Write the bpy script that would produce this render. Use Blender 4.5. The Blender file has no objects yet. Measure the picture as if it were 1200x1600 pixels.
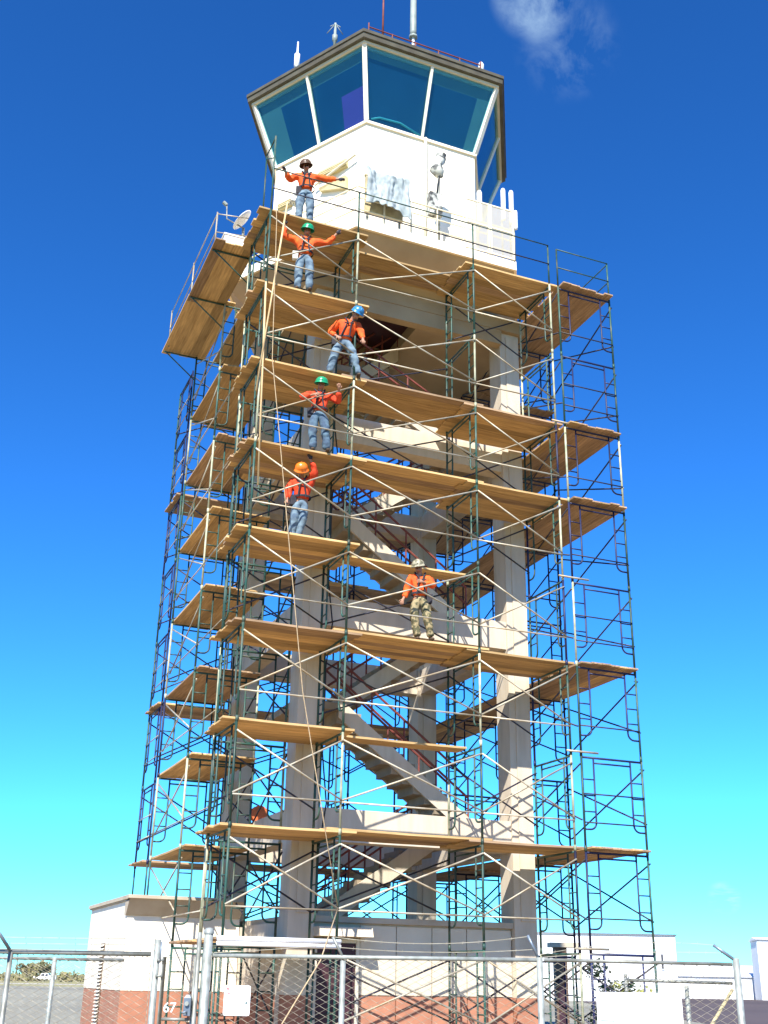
import bpy, bmesh, math, random
from mathutils import noise as mnoise
from mathutils import Vector, Matrix, Quaternion
random.seed(7)
R = math.radians
# ------------------------------------------------------------------ scene, camera, sky, sun
# World axes: X runs along the front face of the scaffold, Y goes back through the tower, Z up, ground z = 0.
sc = bpy.context.scene
COL = sc.collection
ANG, PITCH, ROLL = R(22.4777), R(22.4718), R(1.0515)
CAM = Vector((-5.76825, -21.19788, 1.62))
c0 = bpy.data.cameras.new('camera'); cam = bpy.data.objects.new('camera', c0); COL.objects.link(cam)
c0.sensor_fit = 'VERTICAL'; c0.sensor_height = 24; c0.lens = 1768.36 / 1600 * 24
c0.clip_start = 0.1; c0.clip_end = 8000
right0 = Vector((math.cos(ANG), -math.sin(ANG), 0)); head = Vector((math.sin(ANG), math.cos(ANG), 0))
fwd = head * math.cos(PITCH) + Vector((0, 0, math.sin(PITCH)))
up0 = -head * math.sin(PITCH) + Vector((0, 0, math.cos(PITCH)))
r1 = right0 * math.cos(ROLL) + up0 * math.sin(ROLL); u1 = -right0 * math.sin(ROLL) + up0 * math.cos(ROLL)
cam.matrix_world = Matrix(((r1.x, u1.x, -fwd.x, CAM.x), (r1.y, u1.y, -fwd.y, CAM.y), (r1.z, u1.z, -fwd.z, CAM.z), (0, 0, 0, 1)))
sc.camera = cam

SUN = Vector((-0.65, -1.0, 1.146)).normalized()
el = math.asin(SUN.z); az = math.atan2(SUN.x, SUN.y)
w = bpy.data.worlds.new('World'); sc.world = w; w.use_nodes = True
nt = w.node_tree; N = nt.nodes; L = nt.links
bg = N['Background']; bg.inputs['Strength'].default_value = 0.124
sky = N.new('ShaderNodeTexSky'); sky.sky_type = 'NISHITA'; sky.sun_disc = False
sky.sun_elevation = el; sky.sun_rotation = az; sky.altitude = 0; sky.air_density = 1.0; sky.dust_density = 0.0; sky.ozone_density = 3.0
# the photograph's deep saturated tropical sky: steeper falloff and a bluer balance over the whole sky
gm_ = N.new('ShaderNodeGamma'); gm_.inputs['Gamma'].default_value = 1.3; L.new(sky.outputs[0], gm_.inputs['Color'])
hs = N.new('ShaderNodeVectorMath'); hs.operation = 'MULTIPLY'; hs.inputs[1].default_value = (.11, .365, .60)
L.new(gm_.outputs[0], hs.inputs[0])
tc = N.new('ShaderNodeTexCoord')
def cloud_dir(px, py):
    X, Y = px - 600, 800 - py
    d = r1 * (X / 1768.36) + u1 * (Y / 1768.36) + fwd
    return d.normalized()
def cloud(px, py, inner, outer, scale, stretch, lo, hi, amount, prev):
    d = cloud_dir(px, py)
    dot = N.new('ShaderNodeVectorMath'); dot.operation = 'DOT_PRODUCT'; dot.inputs[1].default_value = d
    L.new(tc.outputs['Generated'], dot.inputs[0])
    m1 = N.new('ShaderNodeMapRange'); m1.inputs[1].default_value = math.cos(R(outer)); m1.inputs[2].default_value = math.cos(R(inner))
    m1.interpolation_type = 'SMOOTHSTEP'
    L.new(dot.outputs['Value'], m1.inputs[0])
    mp = N.new('ShaderNodeMapping'); mp.inputs['Scale'].default_value = stretch; L.new(tc.outputs['Generated'], mp.inputs[0])
    nz = N.new('ShaderNodeTexNoise'); nz.inputs['Scale'].default_value = scale; nz.inputs['Detail'].default_value = 8; nz.inputs['Distortion'].default_value = .35; nz.inputs['Roughness'].default_value = .62
    L.new(mp.outputs[0], nz.inputs['Vector'])
    m2 = N.new('ShaderNodeMapRange'); m2.inputs[1].default_value = lo; m2.inputs[2].default_value = hi; L.new(nz.outputs[0], m2.inputs[0])
    mu = N.new('ShaderNodeMath'); mu.operation = 'MULTIPLY'; L.new(m1.outputs[0], mu.inputs[0]); L.new(m2.outputs[0], mu.inputs[1])
    mu2 = N.new('ShaderNodeMath'); mu2.operation = 'MULTIPLY'; mu2.inputs[1].default_value = amount; L.new(mu.outputs[0], mu2.inputs[0])
    mx = N.new('ShaderNodeMix'); mx.data_type = 'RGBA'; mx.inputs[7].default_value = (3.4, 4.6, 5.2, 1)
    L.new(mu2.outputs[0], mx.inputs[0]); L.new(prev, mx.inputs[6])
    return mx.outputs[2]
o = cloud(838, -12, 0.3, 2.3, 16, (1, 1, 1.6), .38, .70, .6, hs.outputs[0])
o = cloud(888, 72, 0.2, 2.7, 20, (1.3, 1.3, 0.8), .45, .78, .17, o)
o = cloud(1132, 1403, 0.05, 0.85, 34, (1, 1, 4), .42, .62, .45, o)
L.new(o, bg.inputs['Color'])

sl = bpy.data.lights.new('sun', 'SUN'); sl.energy = 5.0; sl.angle = R(0.5); sl.color = (1.0, 0.965, 0.90)
so = bpy.data.objects.new('sun', sl); COL.objects.link(so)
so.rotation_euler = (-SUN).to_track_quat('-Z', 'Y').to_euler(); so.location = (-20, -30, 40)
vs = sc.view_settings; vs.view_transform = 'Standard'; vs.look = 'None'; vs.gamma = 1.0; vs.exposure = 1.12; vs.use_curve_mapping = False
sc.cycles.max_bounces = 8; sc.cycles.diffuse_bounces = 5; sc.cycles.transparent_max_bounces = 16

# ------------------------------------------------------------------ materials
MATS = {}
def M(name, c, c2=None, scale=6, rough=.7, bump=0.0, metal=0.0, rnd=0.0, stretch=None, spec=.3, detail=5, lo=.35, hi=.65):
    """base colour c drifting to c2 with noise; rnd = spread of brightness between objects"""
    m = bpy.data.materials.new(name); m.use_nodes = True; MATS[name] = m
    n = m.node_tree.nodes; l = m.node_tree.links; p = n['Principled BSDF']
    p.inputs['Roughness'].default_value = rough; p.inputs['Metallic'].default_value = metal
    p.inputs['Specular IOR Level'].default_value = spec
    t = n.new('ShaderNodeTexCoord'); mp = n.new('ShaderNodeMapping'); l.new(t.outputs['Object'], mp.inputs[0])
    oi = n.new('ShaderNodeObjectInfo')
    if stretch: mp.inputs['Scale'].default_value = stretch
    off = n.new('ShaderNodeVectorMath'); off.operation = 'ADD'; l.new(mp.outputs[0], off.inputs[0])
    sc3 = n.new('ShaderNodeMath'); sc3.operation = 'MULTIPLY'; sc3.inputs[1].default_value = 37.0; l.new(oi.outputs['Random'], sc3.inputs[0]); l.new(sc3.outputs[0], off.inputs[1])
    nz = n.new('ShaderNodeTexNoise'); nz.inputs['Scale'].default_value = scale; nz.inputs['Detail'].default_value = detail; l.new(off.outputs[0], nz.inputs['Vector'])
    mr = n.new('ShaderNodeMapRange'); mr.inputs[1].default_value = lo; mr.inputs[2].default_value = hi; l.new(nz.outputs[0], mr.inputs[0])
    mx = n.new('ShaderNodeMix'); mx.data_type = 'RGBA'; mx.inputs[6].default_value = (*c, 1); mx.inputs[7].default_value = (*(c2 or c), 1); l.new(mr.outputs[0], mx.inputs[0])
    src = mx.outputs[2]
    if rnd:
        mm = n.new('ShaderNodeMapRange'); mm.inputs[3].default_value = 1 - rnd; mm.inputs[4].default_value = 1 + rnd; l.new(oi.outputs['Random'], mm.inputs[0])
        h = n.new('ShaderNodeHueSaturation'); l.new(src, h.inputs['Color']); l.new(mm.outputs[0], h.inputs['Value']); src = h.outputs[0]
    l.new(src, p.inputs['Base Color'])
    if bump:
        b = n.new('ShaderNodeBump'); b.inputs['Strength'].default_value = bump; b.inputs['Distance'].default_value = .02; l.new(nz.outputs[0], b.inputs['Height']); l.new(b.outputs[0], p.inputs['Normal'])
    return m
M('white_paint', (.84, .78, .64), (.72, .64, .50), 1.2, .6, .1)
M('column_paint', (.54, .46, .35), (.44, .37, .275), 2.2, .75, .2, stretch=(2.5, 2.5, .35), lo=.42, hi=.8, detail=8)
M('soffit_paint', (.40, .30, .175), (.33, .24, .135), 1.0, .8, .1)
M('terracotta', (.39, .175, .105), (.32, .14, .085), 3, .8, .2)
M('fascia_tan', (.45, .38, .28), (.38, .31, .22), 2, .7, .1)
M('roof_metal', (.10, .09, .06), (.07, .06, .04), 3, .5, .1)
M('panel_beige', (.60, .525, .40), (.54, .47, .35), 1.5, .7, .1)
M('frame_tan', (.60, .55, .43), (.55, .50, .38), 2, .55, .05)
M('cream_paint', (.72, .66, .48), (.62, .55, .38), 4, .6, .1, rnd=.08)
M('plank_wood', (.57, .375, .165), (.33, .205, .085), 2.2, .8, .45, lo=.3, hi=.72, rnd=.32, stretch=(.7, 9, 9), detail=8)
M('plank_grey', (.40, .265, .155), (.25, .16, .09), 2.2, .85, .4, rnd=.25, stretch=(.7, 9, 9), detail=8)
M('pole_wood', (.62, .45, .24), (.48, .32, .15), 3, .7, .2, stretch=(6, 6, .6))
M('green_paint', (.02, .062, .047), (.075, .085, .06), 5, .45, .1, rnd=.35, lo=.48, hi=.7)
M('pale_paint', (.42, .40, .27), (.22, .24, .15), 4, .5, .15, rnd=.25)
M('navy_paint', (.008, .012, .05), (.018, .02, .05), 5, .45, .1, rnd=.4)
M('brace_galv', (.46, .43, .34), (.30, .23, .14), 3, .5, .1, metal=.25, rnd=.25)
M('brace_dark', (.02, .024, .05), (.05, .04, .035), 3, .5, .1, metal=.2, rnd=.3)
M('galv', (.29, .30, .27), (.18, .18, .15), 10, .5, .15, metal=.4, rnd=.1)
M('bright_pipe', (.33, .35, .32), (.21, .22, .19), 14, .5, .15, metal=.3, lo=.4, hi=.7)
M('wire', (.34, .31, .24), (.24, .21, .15), 10, .6, 0, metal=.2)
M('rust_rail', (.22, .055, .04), (.13, .035, .025), 4, .6, .1)
M('stair_concrete', (.32, .25, .17), (.24, .185, .12), 2.5, .85, .2)
M('door_dark', (.055, .02, .028), (.045, .018, .022), 2, .5)
M('black_rubber', (.012, .012, .014), (.02, .02, .02), 6, .5)
M('rope', (.46, .34, .20), (.36, .26, .15), 30, .9, .3)
M('asphalt', (.27, .255, .19), (.19, .18, .14), .05, .95, .1, detail=10)
M('dark_asphalt', (.085, .062, .058), (.065, .047, .045), .06, .95, .1, detail=10)
M('coral_apron', (.33, .235, .13), (.27, .19, .105), .3, .95, .2, detail=10)
M('road', (.45, .42, .35), (.38, .35, .29), .2, .9)
M('dry_grass', (.34, .30, .14), (.20, .19, .08), .4, .95, .2)
M('leaf', (.11, .115, .045), (.22, .18, .08), .5, .8, rnd=.2)
M('leaf_yellow', (.32, .30, .08), (.16, .19, .05), 3, .8)
M('bark', (.12, .09, .06), (.08, .06, .04), 4, .9, .3)
M('skin', (.36, .19, .12), (.32, .16, .10), 12, .55)
M('skin_dark', (.20, .10, .065), (.17, .085, .055), 12, .55)
M('orange_shirt', (.85, .135, .02), (.62, .07, .015), 9, .85, .3)
M('red_shirt', (.72, .07, .02), (.50, .04, .012), 9, .85, .3)
M('jeans', (.16, .225, .27), (.07, .105, .15), 7, .9, .3, lo=.4, hi=.6)
M('jeans_dark', (.10, .16, .21), (.055, .085, .13), 7, .9, .3, lo=.4, hi=.6)
M('camo', (.30, .24, .13), (.09, .085, .045), 14, .9, .2, lo=.46, hi=.52)
M('boot', (.10, .065, .04), (.06, .04, .025), 9, .8)
M('hat_green', (.01, .26, .12), (.01, .23, .10), 4, .3, spec=.5)
M('hat_blue', (.03, .20, .42), (.03, .17, .38), 4, .3, spec=.5)
M('hat_tan', (.34, .31, .22), (.14, .13, .08), 16, .4, lo=.45, hi=.55)
M('hat_brown', (.10, .055, .03), (.07, .04, .02), 10, .4)
M('hat_orange', (.80, .20, .02), (.72, .16, .015), 4, .3, spec=.5)
M('harness', (.02, .02, .03), (.04, .035, .04), 9, .8)
M('pouch_white', (.78, .76, .70), (.65, .62, .55), 6, .8)
M('grey_cloth', (.36, .40, .40), (.26, .30, .30), 3.2, .9, .5, lo=.42, hi=.6)
M('plastic_wrap', (.55, .55, .48), (.06, .06, .055), 4.5, .5, .4, lo=.46, hi=.58)
M('box_tan', (.50, .42, .24), (.36, .30, .17), 6, .7)
M('louvre_tan', (.55, .47, .26), (.45, .38, .20), 6, .6)
M('white_plastic', (.82, .82, .82), (.76, .76, .76), 3, .4, spec=.4)
M('antenna_grey', (.26, .30, .27), (.20, .23, .21), 4, .5)
M('shade_blue', (.010, .055, .13), (.008, .045, .11), 1, .35)
M('glass_light_teal', (.115, .19, .19), (.095, .16, .165), 1, .4)  # light seen through unshaded glass, put into a flat teal
M('purple_reflection', (.16, .06, .34), (.14, .05, .30), 1, .35)  # colour of a reflection on the cab glass
M('interior_wall', (.35, .50, .50), (.30, .45, .45), 2, .7)
M('teal_rail', (.15, .48, .50), (.12, .42, .45), 3, .4)
M('sign_white', (.84, .84, .83), (.80, .80, .79), 2, .45)
M('sign_red', (.60, .05, .06), None, 2, .5)
M('sign_dark', (.05, .10, .10), None, 2, .5)
M('sign_faint', (.62, .70, .72), None, 2, .5)
M('lock_grey', (.20, .24, .28), (.14, .17, .20), 6, .4, metal=.4)
M('reel_orange', (.62, .16, .05), (.5, .11, .04), 5, .6)
M('vent_dark', (.14, .085, .055), (.09, .055, .035), 5, .7)
M('far_white', (.74, .74, .72), (.68, .68, .66), .5, .7)
M('far_dark', (.05, .05, .06), None, 2, .4)
M('vehicle_white', (.78, .78, .76), None, 2, .3, spec=.5)
M('tyre', (.02, .02, .02), None, 4, .8)
def glass_mat():
    m = bpy.data.materials.new('tinted_glass'); m.use_nodes = True; MATS['tinted_glass'] = m
    n = m.node_tree.nodes; l = m.node_tree.links; out = n['Material Output']; n.remove(n['Principled BSDF'])
    tr = n.new('ShaderNodeBsdfTransparent'); tr.inputs[0].default_value = (.66, .84, .86, 1)
    gl = n.new('ShaderNodeBsdfGlossy'); gl.inputs['Roughness'].default_value = .02; gl.inputs[0].default_value = (.8, .95, 1, 1)
    lw = n.new('ShaderNodeLayerWeight'); pw = n.new('ShaderNodeMath'); pw.operation = 'POWER'; pw.inputs[1].default_value = 4.0; l.new(lw.outputs['Facing'], pw.inputs[0])
    fr = n.new('ShaderNodeMath'); fr.operation = 'MULTIPLY_ADD'; fr.inputs[1].default_value = .6; fr.inputs[2].default_value = .03; l.new(pw.outputs[0], fr.inputs[0])
    mx = n.new('ShaderNodeMixShader'); l.new(fr.outputs[0], mx.inputs[0]); l.new(tr.outputs[0], mx.inputs[1]); l.new(gl.outputs[0], mx.inputs[2]); l.new(mx.outputs[0], out.inputs[0])
glass_mat()
def screen_mat():
    m = bpy.data.materials.new('screen_mesh'); m.use_nodes = True; MATS['screen_mesh'] = m
    n = m.node_tree.nodes; l = m.node_tree.links; p = n['Principled BSDF']; p.inputs['Base Color'].default_value = (.62, .56, .42, 1); p.inputs['Roughness'].default_value = .7
    p.inputs['Alpha'].default_value = .38
screen_mat()

# ------------------------------------------------------------------ mesh helpers
class MB:
    def __init__(s): s.v = []; s.f = []
    def add(s, vs_, fs_):
        b = len(s.v); s.v += [tuple(p) for p in vs_]; s.f += [tuple(i + b for i in f) for f in fs_]; return s
    def box(s, x0, x1, y0, y1, z0, z1):
        return s.add([(x0, y0, z0), (x1, y0, z0), (x1, y1, z0), (x0, y1, z0), (x0, y0, z1), (x1, y0, z1), (x1, y1, z1), (x0, y1, z1)],
                     [(3, 2, 1, 0), (4, 5, 6, 7), (0, 1, 5, 4), (1, 2, 6, 5), (2, 3, 7, 6), (3, 0, 4, 7)])
    def hexa(s, lower, upper):
        n = len(lower); f = [tuple(range(n))[::-1], tuple(range(n, 2 * n))]
        f += [(i, (i + 1) % n, n + (i + 1) % n, n + i) for i in range(n)]
        return s.add(list(lower) + list(upper), f)
    def quad(s, a, b, c, d): return s.add([a, b, c, d], [(0, 1, 2, 3)])
    def tube(s, pts, r, n=8, cap=True):
        pts = [Vector(p) for p in pts]; rs = r if isinstance(r, (list, tuple)) else [r] * len(pts)
        vs_ = []; fs_ = []; ref = None
        for i, p in enumerate(pts):
            t = (pts[min(i + 1, len(pts) - 1)] - pts[max(i - 1, 0)]).normalized()
            if ref is None: ref = t.orthogonal().normalized()
            else:
                ref = ref - t * ref.dot(t)
                ref = ref.normalized() if ref.length > 1e-6 else t.orthogonal().normalized()
            b = t.cross(ref)
            for k in range(n):
                a = 2 * math.pi * k / n; vs_.append(p + (ref * math.cos(a) + b * math.sin(a)) * rs[i])
        for i in range(len(pts) - 1):
            for k in range(n):
                fs_.append((i * n + k, i * n + (k + 1) % n, (i + 1) * n + (k + 1) % n, (i + 1) * n + k))
        if cap: fs_ += [tuple(range(n))[::-1], tuple((len(pts) - 1) * n + k for k in range(n))]
        return s.add(vs_, fs_)
    def lathe(s, prof, n=16, at=(0, 0, 0), axis=None):
        q = Vector((0, 0, 1)).rotation_difference(Vector(axis)) if axis else Quaternion()
        vs_ = []; fs_ = []
        for (r, z) in prof:
            for k in range(n):
                a = 2 * math.pi * k / n; vs_.append(q @ Vector((r * math.cos(a), r * math.sin(a), z)) + Vector(at))
        for i in range(len(prof) - 1):
            for k in range(n): fs_.append((i * n + k, i * n + (k + 1) % n, (i + 1) * n + (k + 1) % n, (i + 1) * n + k))
        return s.add(vs_, fs_)
    def mesh(s, name, m, smooth=False):
        me = bpy.data.meshes.new(name); me.from_pydata(s.v, [], s.f); me.update()
        if m: me.materials.append(MATS[m])
        if smooth:
            for p in me.polygons: p.use_smooth = True
        return me
    def build(s, name, m, parent=None, origin=None, smooth=False):
        """origin: subtract this world point (the thing's base), so the object sits there"""
        if origin is not None:
            ox, oy, oz = origin; s.v = [(x - ox, y - oy, z - oz) for x, y, z in s.v]
        ob = bpy.data.objects.new(name, s.mesh(name, m, smooth)); COL.objects.link(ob)
        if parent: ob.parent = parent
        return ob
def place(name, me, loc, parent=None, rot=None, m=None):
    ob = bpy.data.objects.new(name, me); COL.objects.link(ob); ob.location = loc
    if rot is not None:
        if isinstance(rot, Quaternion): ob.rotation_mode = 'QUATERNION'; ob.rotation_quaternion = rot
        else: ob.rotation_euler = rot
    if parent: ob.parent = parent
    if m: ob.material_slots[0].link = 'OBJECT'; ob.material_slots[0].material = MATS[m]
    return ob
def tag(ob, label, cat, group=None):
    ob['label'] = label; ob['category'] = cat
    if group: ob['group'] = group
    return ob
def thing(name, label, cat, loc=(0, 0, 0), group=None, rotz=0):
    ob = bpy.data.objects.new(name, None); COL.objects.link(ob); ob.location = loc; ob.rotation_euler = (0, 0, rotz); ob.empty_display_size = .3
    return tag(ob, label, cat, group)
def structure(ob): ob['kind'] = 'structure'; return ob
def C2L(x, d, z=0):
    """camera-frame ground coordinates (right, ahead) to world"""
    p = CAM + right0 * x + head * d; return Vector((p.x, p.y, z))

# ------------------------------------------------------------------ ground
def disc(cx, cy, r, z, n=64): return [(cx + r * math.cos(2 * math.pi * k / n), cy + r * math.sin(2 * math.pi * k / n), z) for k in range(n)]
g = MB(); g.add(disc(0, 0, 5000, 0, 96), [tuple(range(96))]); structure(g.build('ground', 'dry_grass'))
g = MB(); P = [C2L(-140, 12, .004), C2L(12, 12, .004), C2L(30, 175, .004), C2L(-140, 175, .004)]; g.add(P, [(0, 1, 2, 3)]); structure(g.build('tarmac', 'asphalt'))
g = MB(); P = [C2L(12.02, 12, .008), C2L(150, 12, .008), C2L(320, 260, .008), C2L(30.02, 260, .008)]; g.add(P, [(0, 1, 2, 3)]); structure(g.build('dark_tarmac', 'dark_asphalt'))
g = MB(); P = [C2L(-260, 205, .012), C2L(29, 205, .012), C2L(29, 222, .012), C2L(-260, 222, .012)]; g.add(P, [(0, 1, 2, 3)]); structure(g.build('service_road', 'road'))
g = MB(); g.add(disc(2, -3, 23, .016, 64), [tuple(range(64))]); structure(g.build('apron', 'coral_apron'))

# ------------------------------------------------------------------ control tower
TC = (4.68, 4.74)                      # centre of the tower in plan
TO = (4.68, 4.74, 0)
tower = thing('control_tower', 'tall airport control tower with hexagonal glass cab on four columns inside scaffolding', 'tower', TO)
def tp(name, mb, m, parent=tower, smooth=False): return mb.build(name, m, parent, TO, smooth)
CU = [(1.84, 2.40), (7.03, 7.59)]; CV = [(1.86, 2.46), (7.02, 7.62)]
for (a, b) in CU:
    for (c, d) in CV:
        col_ = tp('column', MB().box(a, b, c, d, 0, 17.72), 'column_paint')
        # raised pilaster strip on the camera side of each column
        tp('pilaster', MB().box(a + .16, b - .02, c - .035, c + .01, 2.86, 17.6), 'column_paint', col_)
for (a, b) in CU:
    tp('column_base', MB().box(a - .012, b + .012, CV[0][0] - .05, CV[0][0] + .3, 0, 1.318), 'terracotta')
    tp('column_wrap', MB().box(a - .010, b + .010, CV[0][0] - .048, CV[0][0] + .3, 1.32, 2.02), 'panel_beige')
BT = [4.98, 9.66, 14.32]
for z in BT:
    for (c, d) in CV: tp('beam', MB().box(2.40, 7.03, c + .06, d - .12, z - .68, z), 'column_paint')
    for (a, b) in CU: tp('beam', MB().box(a + .08, b - .08, 2.46, 7.02, z - .68, z), 'column_paint')
    tp('landing_slab', MB().box(6.1, 7.11, 2.5, 4.75, z - .19, z - .03), 'stair_concrete')
# soffit slab, edge beams, tapered collar under the balcony
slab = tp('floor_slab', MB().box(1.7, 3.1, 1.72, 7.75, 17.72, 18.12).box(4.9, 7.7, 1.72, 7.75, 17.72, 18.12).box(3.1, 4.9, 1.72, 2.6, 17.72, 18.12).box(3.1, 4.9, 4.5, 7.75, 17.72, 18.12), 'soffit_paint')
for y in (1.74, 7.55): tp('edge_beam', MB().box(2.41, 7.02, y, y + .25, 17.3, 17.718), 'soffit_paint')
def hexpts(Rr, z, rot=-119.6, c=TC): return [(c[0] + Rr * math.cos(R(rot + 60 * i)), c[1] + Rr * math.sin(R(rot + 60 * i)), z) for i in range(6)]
tp('hatch_shade_panel', MB().box(3.02, 4.98, 2.52, 4.58, 18.06, 18.115), 'door_dark', slab)  # dark panel added to paint the shade inside the stair opening
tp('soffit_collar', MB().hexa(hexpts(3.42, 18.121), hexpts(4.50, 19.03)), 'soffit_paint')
bal = tp('balcony_slab', MB().hexa(hexpts(4.58, 19.03), hexpts(4.58, 19.30)), 'white_paint')
cab = tp('cab_wall', MB().hexa(hexpts(3.33, 19.30), hexpts(3.33, 23.36)), 'white_paint')
sill_b, sill_t = hexpts(3.40, 23.36), hexpts(3.40, 23.44)
tp('sill', MB().hexa(sill_b, sill_t), 'white_paint', cab)
Bt = [Vector(p) for p in hexpts(3.36, 23.44)]; Tp = [Vector(p) for p in hexpts(4.12, 25.42)]
def onface(i, s, t, off=0.0):
    a0, a1, b0, b1 = Bt[i % 6], Bt[(i + 1) % 6], Tp[i % 6], Tp[(i + 1) % 6]
    p = (a0.lerp(a1, s)).lerp(b0.lerp(b1, s), t)
    n = (a1 - a0).cross(b0 - a0).normalized()
    return p + n * off
def strip(i, s0, s1, t0, t1, o0, o1):
    return MB().hexa([onface(i, s0, t0, o0), onface(i, s1, t0, o0), onface(i, s1, t1, o0), onface(i, s0, t1, o0)],
                     [onface(i, s0, t0, o1), onface(i, s1, t0, o1), onface(i, s1, t1, o1), onface(i, s0, t1, o1)])
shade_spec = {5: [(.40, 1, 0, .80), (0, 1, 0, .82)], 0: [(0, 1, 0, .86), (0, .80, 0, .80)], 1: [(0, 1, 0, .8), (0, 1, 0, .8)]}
for i in range(6):
    for k in (0, 1):
        s0, s1 = (.018, .489) if k == 0 else (.511, .982)
        pane = tp('window_pane', strip(i, s0, s1, .0, 1, -.012, .0), 'tinted_glass')
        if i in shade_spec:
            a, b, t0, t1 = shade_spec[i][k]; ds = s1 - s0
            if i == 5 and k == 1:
                tp('shade_or_reflection', strip(i, s0, s0 + ds * .52, t0, t1, -.09, -.085), 'shade_blue', pane)
                tp('shade_or_reflection', strip(i, s0 + ds * .52, s1, .50, t1, -.09, -.085), 'shade_blue', pane)
                tp('shade_or_reflection', strip(i, s0 + ds * .52, s1, 0, .50, -.09, -.085), 'purple_reflection', pane)  # reflection on the pane, painted in as a purple panel
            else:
                tp('shade_or_reflection', strip(i, s0 + ds * a, s0 + ds * b, t0, t1, -.09, -.085), 'shade_blue', pane)
                if a > 0: tp('glass_light_panel', strip(i, s0, s0 + ds * a, t0, t1, -.09, -.085), 'glass_light_teal', pane)  # added panel coloured like bright unshaded glass; no blind hangs here
                if b < 1: tp('glass_light_panel', strip(i, s0 + ds * b, s1, t0, t1, -.09, -.085), 'glass_light_teal', pane)
            tp('glass_light_panel', strip(i, s0, s1, t1, 1, -.09, -.085), 'glass_light_teal', pane)  # band of through-glass light painted along the top of the pane
    tp('mullion', strip(i, .491, .509, 0, 1, -.05, .05), 'white_paint')
    d = (Bt[i] - Vector((TC[0], TC[1], 23.44))).normalized()
    b, t = Bt[i], Tp[i]; pd = Vector((-d.y, d.x, 0))
    def ring(p): return [p + pd * .065 - d * .08, p + pd * .065 + d * .035, p - pd * .065 + d * .035, p - pd * .065 - d * .08]
    tp('corner_mullion', MB().hexa(ring(b)[::-1], ring(t)[::-1]), 'white_paint')
tp('window_head', MB().hexa(hexpts(4.20, 25.42), hexpts(4.20, 25.50)), 'frame_tan')
roof = tp('roof', MB().hexa(hexpts(4.32, 25.502), hexpts(4.34, 25.70)).hexa(hexpts(4.2, 25.70), hexpts(.6, 26.05)), 'roof_metal')
tp('gutter_lip', MB().hexa(hexpts(4.37, 25.66), hexpts(4.37, 25.76)), 'roof_metal', roof)
tp('cab_floor', MB().hexa(hexpts(3.25, 22.3), hexpts(3.25, 22.4)), 'interior_wall')
tp('cab_ceiling', MB().hexa(hexpts(4.05, 25.36), hexpts(4.05, 25.418)), 'interior_wall')
tp('console_rail', MB().tube([onface(0, .05, .05, -.05), onface(0, .12, .10, -.05), onface(0, .30, .115, -.05), onface(0, .48, .035, -.05)], .028, 8), 'teal_rail', smooth=True)
# roof edge rail (reddish) along the right-front face
rr = MB(); e0, e1 = Vector(hexpts(4.2, 25.8)[0]), Vector(hexpts(4.2, 25.8)[1])
rr.tube([e0.lerp(e1, .03) + Vector((0, 0, .22)), e0.lerp(e1, .86) + Vector((0, 0, .22))], .022, 6)
for s in (.03, .2, .37, .54, .70, .86): rr.tube([e0.lerp(e1, s), e0.lerp(e1, s) + Vector((0, 0, .24 + (.12 if s in (.03, .86) else 0)))], .02, 6)
tp('roof_rail', rr, 'rust_rail')
# balcony railing
Bh = [Vector(p) for p in hexpts(4.50, 19.30)]
outer = [Bh[2], Bh[1], Bh[0], Bh[5], Bh[4]]
def rail_run(a, b, posts=6):
    for h in (.32, .68, 1.02): tp('balcony_rail', MB().tube([a + Vector((0, 0, h)), b + Vector((0, 0, h))], .021 if h < 1 else .026, 6), 'cream_paint')
    for k in range(posts): tp('baluster', MB().tube([a.lerp(b, k / posts), a.lerp(b, k / posts) + Vector((0, 0, 1.02))], .022, 6), 'cream_paint')
for a, b, n in zip(outer, outer[1:], (5, 6, 6, 5)): rail_run(a, b, n)
for (a, b) in ((5.50, 6.21), (6.23, 6.94)):
    sp = tp('screen_panel', MB().box(a + .03, b - .03, .772, .780, 19.36, 20.86), 'screen_mesh')
    tp('screen_frame', MB().box(a, a + .04, .755, .795, 19.31, 20.90).box(b - .04, b, .755, .795, 19.31, 20.90).box(a + .04, b - .04, .76, .79, 20.86, 20.90).box(a + .04, b - .04, .76, .79, 19.32, 19.36).box(a + .04, b - .04, .758, .792, 20.14, 20.18), 'cream_paint', sp)
# conduit, louvre vents and their open flap on the cab wall
tp('conduit', MB().tube([(4.78, 1.76, 19.3), (4.78, 1.76, 23.4)], .045, 8), 'cream_paint', smooth=True)
fl = [Vector(p) for p in hexpts(3.33, 0)]
def wallp(i, s, z, off): 
    a, b = fl[i % 6], fl[(i + 1) % 6]; p = a.lerp(b, s); n = (b - a).cross(Vector((0, 0, 1))).normalized(); return Vector((p.x, p.y, z)) + n * off
def wall_box(i, s0, s1, z0, z1, o0, o1):
    return MB().hexa([wallp(i, s0, z0, o0), wallp(i, s1, z0, o0), wallp(i, s1, z0, o1), wallp(i, s0, z0, o1)][::-1], [wallp(i, s0, z1, o0), wallp(i, s1, z1, o0), wallp(i, s1, z1, o1), wallp(i, s0, z1, o1)][::-1])
for (s0, s1, z0, z1) in ((.08, .26, 21.75, 21.95), (.52, .82, 22.15, 22.40)):
    lv = tp('wall_vent', wall_box(5, s0, s1, z0, z1, 0, .10), 'louvre_tan')
    for q in range(3): tp('louvre', wall_box(5, s0 + .005, s1 - .005, z0 + .03 + q * .055, z0 + .06 + q * .055, .10, .14), 'louvre_tan', lv)
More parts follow.
